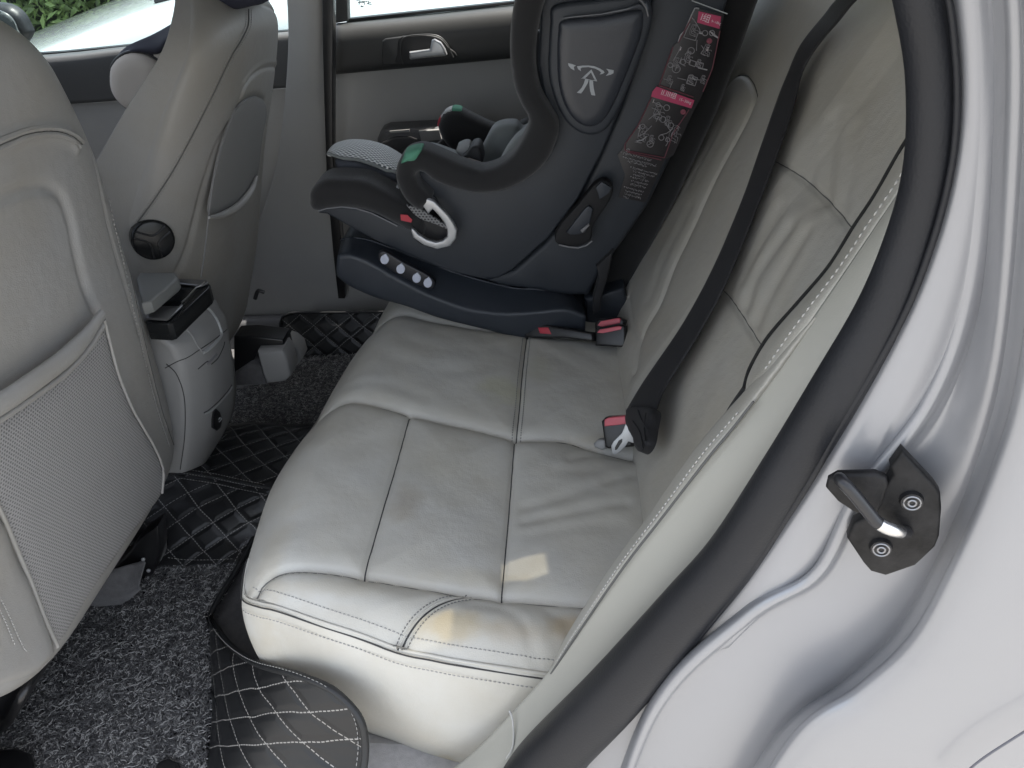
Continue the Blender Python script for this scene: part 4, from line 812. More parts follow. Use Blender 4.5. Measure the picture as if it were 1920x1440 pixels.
G=surf([top2,top]+rows,90,120); cb=grid('body',G,M_pl,cc,solid=.003); WL[cb.name]=wl(cc)
def cp(x,y,l=0):  # point on the console's rear face
    k=(x-345)/(430-345); yy=1.03+.17*max(0,min(1,k)); p=oy(x,y,yy); return p+np.array((.012,0,0))*0
from mathutils.bvhtree import BVHTree
_bv={}
def onto(o,x,y,l=.0012):
    """photographed point dropped on the surface of object o"""
    if o.name not in _bv:
        me=o.data; wo=Vector(WL[o.name]) ; _bv[o.name]=BVHTree.FromPolygons([tuple(v.co+wo) for v in me.vertices],[tuple(p.vertices) for p in me.polygons])
    d=Vector(ray(x,y)).normalized(); h,n,i,ds=_bv[o.name].ray_cast(Vector(CAM),d)
    if h is None: return None
    if n.dot(d)>0: n=-n
    return np.array(h+n*l)
def drape(name,o,pts,r,m,n=50,l=.0003,par=None,seg=6,closed=False):
    Q=cr(pts,n,closed=closed); P=[onto(o,x,y,l) for x,y in Q]; P=[p for p in P if p is not None]
    return tube(name,P,r,m,par or o,seg=seg,closed=closed) if len(P)>3 else None
WL[cb.name]=wl(cc)
drape('panel_joint',cb,[(310,690),(332,678),(352,670),(375,655),(400,638),(425,618)],.0008,M_seam)
M_lightpl=mat('light_plastic',(.36,.37,.37),.4)
drape('recess_rim',cb,[(378,572),(392,580),(405,598),(412,614),(414,628),(404,642),(390,655),(380,661)],.0035,M_lightpl,l=.0)
drape('recess_rim',cb,[(350,618),(360,630),(370,648),(380,661)],.0015,M_pl,l=.0005)
drape('slot',cb,[(371,692),(385,680),(390,677)],.0009,M_seam); drape('slot',cb,[(396,683),(408,672),(418,652),(421,641)],.0009,M_seam)
drape('label_patch',cb,[(388,682),(398,674),(406,665)],.004,mat('slot_grey',(.2,.2,.205),.5),l=-.002)
drape('lower_seam',cb,[(382,774),(392,768),(410,752),(425,735),(434,722)],.0012,M_seam)
drape('lower_seam_lip',cb,[(384,776),(394,771),(412,755),(427,738),(435,726)],.0014,M_lightpl)
drape('front_joint',cb,[(312,682),(330,700),(342,730),(347,765),(346,820),(338,880)],.0009,M_seam)
Q=cr([(466,18),(464,50),(448,82),(430,112),(390,195),(330,310),(285,380),(258,416)],220)
for d_,kind_ in ((-5,1),(0,0),(5,1)):
    P=[p for p in (onto(fb_,x+d_,y,.0006) for x,y in Q) if p is not None]
    if kind_: stitches('stitching',P,M_thr,fb_,r=.0007,up=Fn)
    else: tube('seam',P,.0012,M_seams,fb_,seg=6)
for P_ in ([(-20,292),(0,279),(50,258),(100,252),(132,260),(150,275)],[(-20,276),(0,264),(50,245),(100,240),(135,250),(155,266)]): drape('piping',nb_,P_,.0030,M_front,l=.0)
drape('seam',nb_,[(-20,284),(0,271),(50,251),(100,246),(134,255),(152,270)],.0010,M_seams,l=.0012)
Q=cr([(140,95),(172,160),(186,220),(192,300),(208,400),(232,500),(262,640),(292,760),(318,840)],260); P=[onto(nb_,x,y,.001) for x,y in Q]; stitches('stitching',[p for p in P if p is not None],M_thr,nb_,r=.0008,up=Nn,pitch=.0065,ln=.0042)
Q=[(x+9,y) for x,y in Q]; P=[onto(nb_,x,y,.0006) for x,y in Q]; P=[p for p in P if p is not None]; tube('seam',P,.0009,M_seams,nb_,seg=6)
so_=slab('socket_cover',[onto(cb,x,y,.004) if onto(cb,x,y,.004) is not None else oy(x,y,1.1) for x,y in [(403,766),(409,772),(413,785),(411,800),(404,806),(396,800),(396,785),(398,772)]],(.9,-.3,.2),.006,M_blk,cb,bevel=.001)
drape('power_symbol',cb,[(404,785),(407,781),(409,783)],.0008,M_glow,l=.006); drape('power_symbol',cb,[(405,789),(408,786),(410,783)],.0008,M_glow,l=.006)
# parking brake arm and black glossy tray on the console
pb=box('console_lid',(0,0,0),(.01,.01,.01),M_pl,cc); bpy.data.objects.remove(pb)
P=px_plane([(255,520),(262,510),(328,510),(334,518),(330,524),(283,563),(265,568)],(0,0,.535),(0,0,1)); slab('lid_wedge',P,(0,0,1),.022,M_wedge,cc,bevel=.004)
dv=thing('coin_box',oz(340,560,.45),'black and silver ashtray box standing out at the top end of the console','box')
zt=.505
P=px_plane([(270,598),(283,577),(322,524),(332,522),(388,524),(393,529),(390,536),(345,578),(322,600),(312,603),(272,601)],(0,0,zt),(0,0,1))
lo=slab('case',P,(0,0,1),.03,M_gloss,dv,bevel=.002,offset=-.004); WL[lo.name]=wl(dv)
P=px_plane([(272,597),(290,574),(335,574),(341,568),(343,573),(318,597),(312,600)],(0,0,zt),(0,0,1)); slab('silver_end',P,(0,0,1),.004,mat('dark_silver',(.22,.22,.225),.3,metal=.8),dv,bevel=.002,offset=.001)
P=px_plane([(332,523),(387,525),(391,530),(378,536),(370,536),(333,531)],(0,0,zt),(0,0,1)); slab('silver_end',P,(0,0,1),.004,MATS['dark_silver'],dv,bevel=.002,offset=.001)
tube('chrome_edge',[p+np.array((0,0,.001)) for p in px_plane([(341,568),(350,560),(368,540),(374,538),(384,530)],(0,0,zt),(0,0,1))],.0012,M_chrome,dv,seg=6)

# ------------------------------------------------------------ floor mats
nm=thing('floor_mat',(-.6,.75,0),'near floor mat of grey loop pile with a quilted black sill flap','floor mat','black quilted floor mats')
C_=px_plane([(-220,1240),(0,1215),(150,1128),(232,1136),(262,1104),(285,1070),(300,1060),(360,1058),(430,1058),(450,1060),(420,1110),(395,1150),(392,1190),(396,1250),(398,1320),(390,1400),(384,1460),(380,1560),(-260,1560)],(0,0,.006),(0,0,1))
cb_=slab('loop_backing',C_,(0,0,1),.008,M_void,nm,bevel=0); WL[cb_.name]=wl(nm)
def loops(name,poly,z,count,parent,cols,r=.00055,size=.0042):
    """loop pile: short curled plastic threads standing on the backing"""
    poly=np.asarray(poly)[:,:2]; lo,hi=poly.min(0),poly.max(0); pts=[]
    while sum(len(p) for p in pts)<count:
        Q=RNG.uniform(lo,hi,(count*2,2)); ins=np.zeros(len(Q),bool); j=len(poly)-1
        for i in range(len(poly)):
            a,b=poly[i],poly[j]; c=((a[1]>Q[:,1])!=(b[1]>Q[:,1]))&(Q[:,0]<(b[0]-a[0])*(Q[:,1]-a[1])/(b[1]-a[1]+1e-12)+a[0]); ins^=c; j=i
        pts.append(Q[ins])
    C=np.vstack(pts)[:count]; th=RNG.uniform(0,2*math.pi,count); L=RNG.uniform(.7,1.5,count)*size; cv=RNG.normal(0,1.3,count); K=6
    P=[]; a=th.copy(); p=C.copy(); zz=RNG.uniform(0,.003,count)
    for k in range(K):
        t=k/(K-1); P.append(np.c_[p,z+zz+.0022*np.sin(math.pi*t)]); p=p+np.stack([np.cos(a),np.sin(a)],1)*(L/(K-1)*1.7)[:,None]; a=a+cv/(K-1)*2.2
    P=np.stack(P,1); T=np.gradient(P,axis=1); T/=np.linalg.norm(T,axis=2)[...,None]+1e-9
    S=np.cross(T,(0,0,1.)); S/=np.linalg.norm(S,axis=2)[...,None]+1e-9; U=np.cross(S,T)
    V=np.stack([P+S*r,P+U*r,P-S*r],2).reshape(-1,3)    # count*K*3
    base=np.arange(count)[:,None,None]*K*3; kk=np.arange(K-1)[None,:,None]*3; j=np.arange(3)[None,None]; j2=(j+1)%3
    F=np.stack([base+kk+j,base+kk+j2,base+kk+3+j2,base+kk+3+j],-1).reshape(-1,4)
    me=bpy.data.meshes.new(name); me.vertices.add(len(V)); org=wl(parent); me.vertices.foreach_set('co',(V-org).ravel()); me.loops.add(F.size); me.loops.foreach_set('vertex_index',F.ravel().astype(np.int32)); me.polygons.add(len(F)); me.polygons.foreach_set('loop_start',np.arange(0,F.size,4,dtype=np.int32)); me.polygons.foreach_set('loop_total',np.full(len(F),4,dtype=np.int32))
    for c in cols: me.materials.append(c)
    mi=np.repeat(RNG.choice(len(cols),count,p=[.5,.3,.2]),(K-1)*3); me.polygons.foreach_set('material_index',mi.astype(np.int32)); me.polygons.foreach_set('use_smooth',np.ones(len(F),bool)); me.update(); me.validate()
    o=bpy.data.objects.new(name,me); COL.objects.link(o); o.parent=parent; o['kind']='stuff'; return o
TH_=[mat('loop_dark',(.05,.05,.052),.5),mat('loop_mid',(.13,.13,.13),.45),mat('loop_light',(.33,.33,.32),.42)]
loops('loop_pile',C_,.008,30000,nm,TH_,r=.0008,size=.0070)
L=[(445,1062,.012),(392,1160,.015),(396,1250,.012),(397,1340,.012),(388,1440,.012),(382,1560,.012)]; Mi=[(446,1062,.014),(400,1165,.045),(440,1290,.075),(500,1370,.085),(520,1470,.085),(520,1580,.08)]; Rr_=[(448,1062,.02),(412,1172,.075),(480,1243,.10),(600,1282,.115),(668,1340,.12),(684,1400,.115)]; R2=[(449,1062,.02),(416,1178,.078),(490,1250,.10),(606,1290,.11),(660,1372,.105),(664,1460,.09)]
Ld=[oz(*p) for p in L]; Rd=[oz(*p) for p in Rr_]
left=cr([oz(*p) for p in [(392,1165,.014),(395,1250,.012),(397,1340,.012),(388,1440,.012),(380,1570,.012)]],60)
right=cr([oz(*p) for p in [(394,1160,.018),(430,1208,.09),(480,1243,.17),(545,1262,.215),(610,1286,.23),(655,1320,.225),(680,1360,.20),(685,1400,.17),(680,1450,.14),(672,1560,.10)]],60)
G=np.stack([left*(1-k)+right*k+np.array((0,0,.020*math.sin(math.pi*k))) for k in np.linspace(0,1,40)],1)
gp_=G[4:50].reshape(-1,3); gc=gp_.mean(0); gn=np.linalg.svd(gp_-gc)[2][2]; gn=gn if gn[2]>0 else -gn
gu=np.array((1.,0,0))-gn*gn[0]; gu/=np.linalg.norm(gu); gv=np.cross(gn,gu)
def pp(x,y): p=onp(x,y,gc,gn)-gc; return np.array((p@gu,p@gv))
def fam(p,dv,st): a=pp(*p); d=pp(p[0]+dv[0],p[1]+dv[1])-a; d/=np.linalg.norm(d); s_=pp(p[0]+st[0],p[1]+st[1])-a; return math.degrees(math.atan2(d[1],d[0]))+90,abs(d[0]*s_[1]-d[1]*s_[0])
f1=fam((495,1315),(60,210),(43,0)); f2=fam((495,1315),(146,-23),(0,52))
M_qb=quilt_mat('quilt_sill',f1[0],f2[0],f1[1],f2[1],(.34,.325,.30),bump=.3,wob=.0025)
qs=grid('quilted_flap',G,M_qb,nm,uv=np.stack([(G.reshape(-1,3)-gc)@gu,(G.reshape(-1,3)-gc)@gv],1),solid=.006); WL[qs.name]=wl(nm)
bt=[oz(*p) for p in [(520,925,.03),(480,1000,.03),(447,1062,.022),(412,1118,.020),(393,1158,.022)]]+list(right[2::4])
tube('bound_edge',cr(bt,160),.0050,mat('binding',(.016,.017,.018),.5,bump=.4,bscale=300),nm,seg=10)
stitches('stitching',cr([p+np.array((-.009,.002,.004)) for p in bt],200),M_thr,nm,pitch=.007,ln=.0045,r=.0006)
tube('fold_seam',cr([oz(397,1300,.02),oz(420,1335,.05),oz(460,1375,.07),oz(500,1412,.075),oz(560,1450,.08)],40),.004,MATS['binding'],nm,seg=8)
fs_=slab('mat_fastener',px_plane([(290,1440),(296,1428),(315,1420),(335,1430),(342,1446),(330,1470),(300,1470)],(0,0,.02),(0,0,1)),(0,0,1),.012,M_blk,nm,bevel=.003)
fs_=slab('mat_fastener',px_plane([(-10,1405),(30,1400),(58,1412),(64,1440),(60,1480),(-10,1480)],(0,0,.03),(0,0,1)),(0,0,1),.015,M_blk,nm,bevel=.005)
# tunnel piece
tm=thing('floor_mat',(-.65,1.1,0),'middle floor mat of black diamond quilting draped over the tunnel','floor mat','black quilted floor mats')
rows=[[oz(285,1062,.012),oz(360,1062,.012),oz(440,1058,.012),oz(560,1050,.012)],[oz(290,1015,.035),oz(370,1012,.035),oz(460,1005,.035),oz(590,990,.035)],[oz(310,940,.08),oz(390,945,.08),oz(480,955,.08),oz(620,940,.08)],[oz(328,893,.105),oz(400,900,.105),oz(500,918,.105),oz(640,930,.105)],[oz(345,880,.108),oz(410,888,.108),oz(510,902,.108),oz(650,905,.108)],[oz(390,830,.108),oz(450,835,.108),oz(530,850,.108),oz(660,850,.108)],[oz(420,806,.105),oz(470,803,.105),oz(540,808,.105),oz(680,808,.105)],[oz(428,797,.09),oz(475,793,.09),oz(542,797,.09),oz(690,797,.09)],[oz(430,795,.03),oz(478,792,.03),oz(545,795,.03),oz(690,795,.03)]]
rows=[[r[0]+(r[0]-r[1])*1.2]+r for r in rows]
G=surf(rows,90,110); qt=grid('quilted_cover',G,M_qa,tm,solid=.006); WL[qt.name]=wl(tm)
drape('fold_seam',qt,[(300,870),(345,886),(400,895),(450,905),(500,914),(520,918)],.0035,MATS['binding'],l=.001); drape('fold_seam',qt,[(300,880),(345,896),(400,905),(450,916),(500,926)],.0022,MATS['binding'],l=.001)
for dy in (-3,4,14): 
    Q=cr([(340,884),(400,893),(450,904),(500,914)],60); P=[onto(qt,x,y+dy,.003) for x,y in Q]; P=[p for p in P if p is not None]; stitches('stitching',P,M_thr,tm,r=.00045,pitch=.006,ln=.004)
Q=cr([(315,1046),(350,1050),(400,1050),(440,1048)],60); stitches('stitching',[p for p in (onto(qt,x,y,.001) for x,y in Q) if p is not None],M_thr,tm,r=.0005,pitch=.006,ln=.004)
Q=cr([(425,815),(400,838),(370,868),(345,882)],60); stitches('stitching',[p for p in (onto(qt,x,y,.001) for x,y in Q) if p is not None],M_thr,tm,r=.0005,pitch=.006,ln=.004)
# far mat
fm=thing('floor_mat',(-.6,1.5,0),'far floor mat of dark loop pile with a quilted kick panel by the far door','floor mat','black quilted floor mats')
C2=px_plane([(425,735),(470,728),(520,722),(548,708),(560,688),(575,672),(660,668),(760,660),(700,810),(420,815)],(0,0,.006),(0,0,1))
f0=slab('loop_backing',C2,(0,0,1),.008,M_void,fm,bevel=0)
loops('loop_pile',C2,.008,16000,fm,TH_,r=.0008,size=.007)
V=[oy(540,586,1.70),oy(700,583,1.70),oy(800,580,1.70)]
pts=[(523,606),(528,592),(545,585),(620,585),(700,584),(800,582),(800,672),(640,672),(578,672),(560,665),(545,652),(530,640),(524,622)]
P=onp(600,650,(0,1.66,0),(0,1,0)); fn=np.array((0,-.93,.36))
fq=slab('quilted_kick_panel',px_plane(pts,P,fn),fn,.012,M_qa,fm,bevel=.004,uv=True)
tube('bound_edge',px_plane([(800,583),(700,585),(620,586),(545,587),(529,594),(525,606),(526,622),(532,639),(546,651),(562,664),(578,671)],P+fn*.003,fn),.003,MATS['binding'],fm,seg=8)
# carpet over the near sill
sp=mk('floor_carpet',np.array([(-.40,.47,.035),(1.0,.47,.035),(1.0,.60,.03),(-.36,.60,.03),(-.40,.47,-.02),(1.0,.47,-.02),(1.0,.70,-.02),(-.34,.70,-.02)]),[(0,1,2,3),(4,5,6,7),(0,4,5,1),(3,2,6,7),(0,3,7,4),(1,5,6,2)],mat('sill_carpet',(.42,.41,.41),.95,bump=1,bscale=900,var=.12,vscale=90),smooth=False); tag(sp,kind='structure')
# ------------------------------------------------------------ child car seat
ch=thing('child_car_seat',(-.15,1.5,.31),'dark blue child car seat with black padding on the far side of the bench','child seat')
YC=1.50
def mir(p,yc=YC): q=np.array(p); q[...,1]=2*yc-q[...,1]; return q
def cy(pts,y): return px_plane(pts,(0,y,0),(0,1,0))
def cslab(name,pts,y,th,m,par=ch,bev=.004,sm=0,**k):
    o=slab(name,cy(pts,y),(0,-1,0),th,m,par,bevel=bev,smoothpoly=sm,**k); WL[o.name]=wl(ch); return o
# base: loft from top edge over a ridge to the foot, mirrored to the far side
topE=[(640,452),(655,444),(700,452),(772,480),(843,508),(910,528),(965,540),(1020,543),(1070,552),(1098,575)]
rdg=[(634,476),(655,474),(690,486),(740,514),(808,549),(879,574),(945,583),(1010,580),(1060,576),(1098,590)]
rdg2=[(632,486),(652,486),(690,500),(740,528),(806,560),(879,584),(945,593),(1010,592),(1060,590),(1098,600)]
bot=[(631,516),(650,532),(702,556),(758,572),(826,596),(914,618),(981,633),(1020,622),(1070,620),(1096,628)]
r0=cr(cy(topE,1.325),70); r1=cr(cy(rdg,1.268),70); r2=cr(cy(rdg2,1.262),70); r3=cr(cy(bot,1.272),70); r3b=r3+np.array((0,.03,-.004))
rr=[mir(r3b),mir(r3),mir(r2),mir(r1),mir(r0),r0*.999+np.array((0,.03,.0)),r0,r1,r2,r3,r3b]
G=np.stack([cr(np.array([a[j] for a in rr]),120) for j in range(70)],0)
bs=grid('base',G,M_shell2,ch,solid=.003,label='curved dark blue base resting on the leather'); WL[bs.name]=wl(ch)
for k in (0,-1): mk('base_end',np.vstack([G[k],[G[k].mean(0)]]),[(i,i+1,len(G[k])) for i in range(len(G[k])-1)]+[(len(G[k])-1,0,len(G[k]))],M_shell2,ch)
slab('base_underside',np.vstack([np.array([cy([p],1.28)[0] for p in bot]),mir(np.array([cy([p],1.28)[0] for p in bot]))[::-1]])*np.array((1,1,1)),(0,0,1),.01,M_blk,ch,bevel=0) if False else None
# shell side with its bevelled edge
shell=[(1016,-60),(1012,60),(1009,120),(1020,180),(1040,220),(1040,270),(1000,320),(930,345),(850,340),(800,322),(782,322),(790,352),(815,372),(842,420),(790,440),(690,395),(640,388),(598,392),(597,400),(613,402),(645,420),(712,456),(808,497),(860,514),(905,524),(935,521),(962,506),(1031,444),(1085,372),(1130,285),(1170,190),(1205,80),(1235,-60)]
cslab('shell_side',shell,1.290,.05,M_shell,bev=.014,seg=4,label='dark blue moulded side shell')
cslab('shell_side',[(1016,-60),(1012,60),(1009,120),(1020,180),(1040,220),(1040,270),(1000,320),(930,345),(930,480),(905,524),(962,506),(1031,444),(1085,372),(1130,285),(1170,190),(1205,80),(1235,-60)],1.66,.05,M_shell,bev=.014)
cslab('shell_back',[(985,60),(990,200),(1000,330),(930,420),(870,470),(820,480),(880,512),(935,510),(962,500),(1031,436),(1080,372),(1125,285),(1165,190),(1200,80),(1230,-60),(1150,-60),(1120,60),(1060,240),(1040,60)],1.33,.03,M_shell,bev=.01)
# wedge-shaped rear frame behind the shell, with the belt guide recess
frame=[(905,526),(962,506),(1020,455),(1080,380),(1125,285),(1165,190),(1195,90),(1230,-60),(1385,-60),(1360,20),(1335,110),(1306,200),(1262,292),(1216,386),(1172,450),(1128,508),(1104,556),(1060,556),(1000,545),(940,538)]
fr_=cslab('rear_frame',frame,1.312,.36,M_shell,bev=.012,seg=4,label='dark rear support frame carrying the printed label')
cslab('rear_frame_cover',[(1196,300),(1250,200),(1310,60),(1340,-60),(1450,-60),(1420,20),(1388,110),(1350,210),(1312,290),(1275,370),(1242,432),(1205,500),(1182,562),(1130,575),(1110,545),(1150,440)],1.38,.30,M_cloth,bev=.02)
cslab('anchor_strap',[(1118,500),(1150,470),(1142,510),(1128,560),(1126,582),(1112,590),(1112,560),(1122,520)],1.30,.02,M_web,bev=.003)
cslab('foot_block',[(1095,560),(1170,540),(1182,580),(1165,604),(1110,612),(1095,606)],1.34,.28,M_shell,bev=.01)
rc=cslab('guide_recess',[(1040,448),(1052,420),(1083,385),(1112,350),(1132,338),(1149,352),(1142,378),(1112,424),(1108,449),(1084,462),(1052,461)],1.276,.02,mat('recess_black',(.006,.006,.007),.7),bev=.003,sm=50)
cslab('recess_tab',[(1117,352),(1128,341),(1147,352),(1142,362),(1134,368),(1124,374),(1121,362)],1.27,.006,M_shell2,par=rc,bev=.001)
cslab('belt_guide',[(1062,436),(1078,415),(1096,392),(1104,386),(1112,392),(1106,420),(1098,436),(1085,440),(1070,441)],1.27,.006,M_shell2,par=rc,bev=.002)
cslab('guide_bar',[(1088,432),(1104,420),(1106,423),(1092,437)],1.263,.004,MATS['slot_grey'],par=rc,bev=.001)
tube('guide_lip',cy([(1048,459),(1066,463),(1084,465),(1100,460),(1110,452)],1.272),.0014,MATS['slot_grey'],rc,seg=6)
# side pod with raised rim, panel and arrow emblem
rim=[(1040,12),(1032,45),(1029,90),(1028,130),(1033,165),(1046,202),(1064,232),(1088,250),(1115,254),(1140,240),(1162,205),(1182,160),(1200,115),(1216,70),(1224,30),(1215,0),(1190,-8),(1120,0)]
cslab('pod_rim',rim,1.274,.02,M_shell,bev=.007,seg=4,sm=90)
pan=[(1056,38),(1047,60),(1045,100),(1047,152),(1057,192),(1072,218),(1092,234),(1114,236),(1134,222),(1153,190),(1170,150),(1187,108),(1202,66),(1206,30),(1196,18),(1130,30)]
pn=puff('pod_panel',cy(pan,1.2735),(0,-1,0),.008,mat('pod_plastic',(.028,.032,.041),.33,bump=.25,bscale=900),ch,dome=.006,inset=.02,nres=60,smoothpoly=90); WL[pn.name]=wl(ch)
tube('pod_ledge',cy([(1056,34),(1080,31),(1130,26),(1175,17),(1198,10),(1205,14)],1.266),[.0015,.002,.0022,.0028,.004,.003],mat('glossy_shell',(.05,.055,.065),.12,coat=.6),ch,seg=10)
tube('pod_ledge',cy([(1193,-6),(1204,2),(1212,14),(1216,30)],1.262),.0028,MATS['glossy_shell'],ch,seg=10)
Z8=lambda pts:[(1020+x/7.2,60+y/7.2) for x,y in pts]
M_em=mat('emblem_grey',(.36,.38,.40),.5)
em=[Z8([(640,505),(500,630),(545,633),(635,545),(680,640),(720,665)]),Z8([(500,630),(520,622),(690,648),(720,668),(600,640)]),
    Z8([(555,638),(605,636),(590,690),(560,740),(530,790),(500,828),(443,818),(480,785),(510,750),(535,700)]),Z8([(614,640),(662,645),(664,700),(672,760),(692,857),(640,850),(622,790),(614,720)]),
    Z8([(445,462),(520,452),(600,450),(680,462),(750,490),(800,520),(818,545),(790,565),(752,572),(772,548),(745,520),(690,492),(600,472),(510,478),(492,495),(500,528),(460,500)]),Z8([(325,420),(380,432),(430,452),(402,470),(412,518),(365,492),(332,455)]),Z8([(838,495),(940,515),(938,555),(900,575),(833,592),(872,552),(868,525)])]
vs=[]
for e in em[:1]+em[1:]: pass
eo=None
def flat_mark(name,polys,fnp,m,par,thick=.0006,n=(0,-1,0)):
    bm=bmesh.new(); org=wl(par)
    for pl_ in polys:
        P=fnp(pl_)
        try: bm.faces.new([bm.verts.new(tuple(p-org)) for p in P])
        except Exception: continue
    r=bmesh.ops.extrude_face_region(bm,geom=bm.faces[:]); bmesh.ops.translate(bm,verts=[e for e in r['geom'] if isinstance(e,bmesh.types.BMVert)],vec=Vector(n)*thick)
    bmesh.ops.triangulate(bm,faces=bm.faces[:]); bmesh.ops.recalc_face_normals(bm,faces=bm.faces[:])
    me=bpy.data.meshes.new(name); bm.to_mesh(me); bm.free(); me.materials.append(m); o=bpy.data.objects.new(name,me); COL.objects.link(o); o.parent=par; return o
flat_mark('arrow_emblem',em,lambda p:cy(p,1.2672),M_em,pn)
# black padded cover: headrest wing running down into the arm rest
band=[(985,-70),(965,0),(957,60),(957,107),(965,160),(978,195),(992,222),(985,250),(962,287),(935,308),(905,317),(877,311),(843,297),(813,284),(793,277),(770,280),(754,292),(745,310),(743,333),(753,360),(768,380),(790,392),(806,380),(808,368),(787,348),(780,332),(783,322),(795,322),(815,337),(845,350),(893,361),(943,356),(993,332),(1027,298),(1045,258),(1047,233),(1033,207),(1012,168),(1004,115),(1009,55),(1022,0),(1045,-70)]
pb=puff('padded_cover',cy(band,1.258),(0,-1,0),.035,M_cloth,ch,dome=.018,inset=.025,nres=110,smoothpoly=220,label='black cloth padding of headrest wing and near arm'); WL[pb.name]=wl(ch)
gp=puff('green_trim',cy([(757,292),(760,284),(770,279),(783,276),(792,277),(788,288),(780,300),(765,302),(752,306)],1.250),(0,-1,0),.02,M_green,ch,dome=.014,inset=.012,nres=20,smoothpoly=50)
tube('piping',cy([(795,322),(815,337),(845,350),(893,361),(943,356),(993,332),(1027,298),(1045,258)],1.262),.0012,M_shell2,pb,seg=6)
# far arm with its tricolour tip
fa=puff('far_arm',cy([(822,235),(828,214),(845,204),(865,204),(885,214),(925,232),(960,236),(990,225),(1000,260),(960,300),(900,305),(868,295),(842,275),(828,255)],1.58),(0,-1,0),.015,M_cloth,ch,dome=.02,nres=40); WL[fa.name]=wl(ch)
for m_,pts in ((mat('white_cloth',(.5,.5,.5),.8),[(826,220),(834,209),(847,203),(848,213),(838,221),(833,226)]),(M_green,[(847,203),(855,201.5),(866,205),(865,214),(857,216),(848,213)]),(mat('red_cloth',(.36,.03,.05),.8),[(820,236),(822,224),(827,219),(834,226),(833,237),(827,238)])):
    puff('tip_band',cy(pts,1.577),(0,-1,0),.02,m_,fa,dome=.005,inset=.006,nres=14,smoothpoly=30)
# grey inserts and pads
puff('back_insert',cy([(900,303),(901,285),(910,266),(923,243),(940,233),(967,232),(980,243),(1000,237),(1000,270),(975,290),(945,312),(912,316)],1.42),(0,-1,0),.03,M_gcl,ch,dome=.02,nres=40)
puff('side_insert',cy([(935,312),(948,285),(965,262),(985,246),(998,238),(1002,250),(985,275),(965,298),(945,314)],1.30),(0,-1,0),.03,M_gcl,ch,dome=.010,nres=30)
puff('seat_interior',cy([(760,330),(830,262),(1000,240),(1000,345),(800,345)],1.61),(0,-1,0),.02,M_cloth,ch,dome=.004,nres=20,smoothpoly=0)
th_=grid('thigh_insert',surf([[oy(750,312,1.325),oy(790,316,1.325),oy(840,330,1.325),oy(905,336,1.325)],[oy(757,292,1.36),oy(800,288,1.37),(oy(850,300,1.38)),oy(915,318,1.38)],[oy(768,276,1.44),oy(805,268,1.46),(oy(850,281,1.46)),oy(910,302,1.46)],[oy(775,276,1.52),oy(812,268,1.54),(oy(855,282,1.54)),oy(905,300,1.54)]],40,40),M_gcl,ch,solid=.012)
mp=grid('mesh_pad',surf([[oy(613,288,1.34),oy(640,299,1.335),oy(672,303,1.33),oy(705,314,1.33),oy(742,326,1.33)],[oy(613,286,1.34),oy(642,293,1.33),oy(676,297,1.325),oy(708,306,1.325),oy(744,318,1.325)],[oy(617,280,1.38),oy(648,279,1.38),oy(685,283,1.38),oy(718,294,1.38),oy(748,306,1.38)],[oy(624,272,1.44),oy(652,268,1.45),oy(690,270,1.45),oy(725,281,1.45),oy(752,296,1.44)],[oy(634,266,1.50),oy(658,261,1.52),oy(692,263,1.52),oy(725,273,1.52),oy(755,290,1.50)],[oy(638,268,1.53),oy(660,264,1.56),oy(694,266,1.56),oy(726,276,1.56),oy(755,293,1.53)]],60,50),M_cmesh,ch,solid=.006,label='light grey mesh head pad')
WL[mp.name]=wl(ch); tube('piping',cy([(613,287),(640,296),(672,299),(700,308),(725,320),(742,321)],1.322),.003,M_gcl,mp,seg=8)
puff('pad_flap',cy([(630,298),(660,298),(700,310),(742,322),(748,340),(740,346),(700,340),(672,336),(650,334),(634,318)],1.36),(0,-1,0),.015,mat('flap_grey',(.085,.09,.105),.7),ch,dome=.01,nres=30)
tube('silver_tag',cy([(648,332),(660,322),(672,318)],1.342),.0018,M_glow,ch,seg=6)
puff('crotch_strap',cy([(867,296),(876,286),(886,274),(898,274),(904,290),(905,306),(890,304)],1.325),(0,-1,0),.04,M_web,ch,dome=.006,nres=16)
tube('buckle_bar',cy([(874,298),(886,302),(902,308),(901,304),(880,297),(874,298)],1.312),.0012,mat('dark_chrome',(.3,.27,.25),.3,metal=1),ch,seg=6)
puff('strap_pad',cy([(855,283),(862,277),(872,274),(880,278),(874,290),(866,294)],1.345),(0,-1,0),.04,mat('pad_light',(.30,.31,.31),.8),ch,dome=.006,nres=12,smoothpoly=30)
# leg rest: black cover over the shell tail
leg=[(582,370),(584,356),(596,342),(615,333),(648,333),(684,337),(717,352),(740,366),(765,382),(794,402),(800,428),(793,440),(772,432),(737,414),(702,397),(666,388),(631,388),(600,393),(585,386)]
lg=puff('leg_rest',cy(leg,1.278),(0,-1,0),.05,M_cloth,ch,dome=.022,inset=.03,nres=80,smoothpoly=160,label='black cloth leg rest reaching to the far front seat'); WL[lg.name]=wl(ch)
puff('leg_rest_wing',cy([(592,352),(598,338),(612,331),(640,330),(700,334),(748,344),(760,370),(700,350),(640,345),(600,360)],1.40),(0,-1,0),.02,M_cloth,ch,dome=.012,nres=20)
tube('piping',cy([(597,396),(612,391),(640,388),(668,391),(695,399),(722,412),(745,424)],1.264),.0011,mat('pipe_grey',(.22,.22,.23),.6),lg,seg=6)
cslab('inner_shell',[(745,346),(750,360),(790,392),(800,404),(770,384),(744,366),(738,356)],1.31,.1,M_glow,bev=.004)
flat_mark('red_tag',[[(751,402),(764,403),(773,412),(771,417),(752,413)]],lambda p:cy(p,1.2545),M_red,lg)
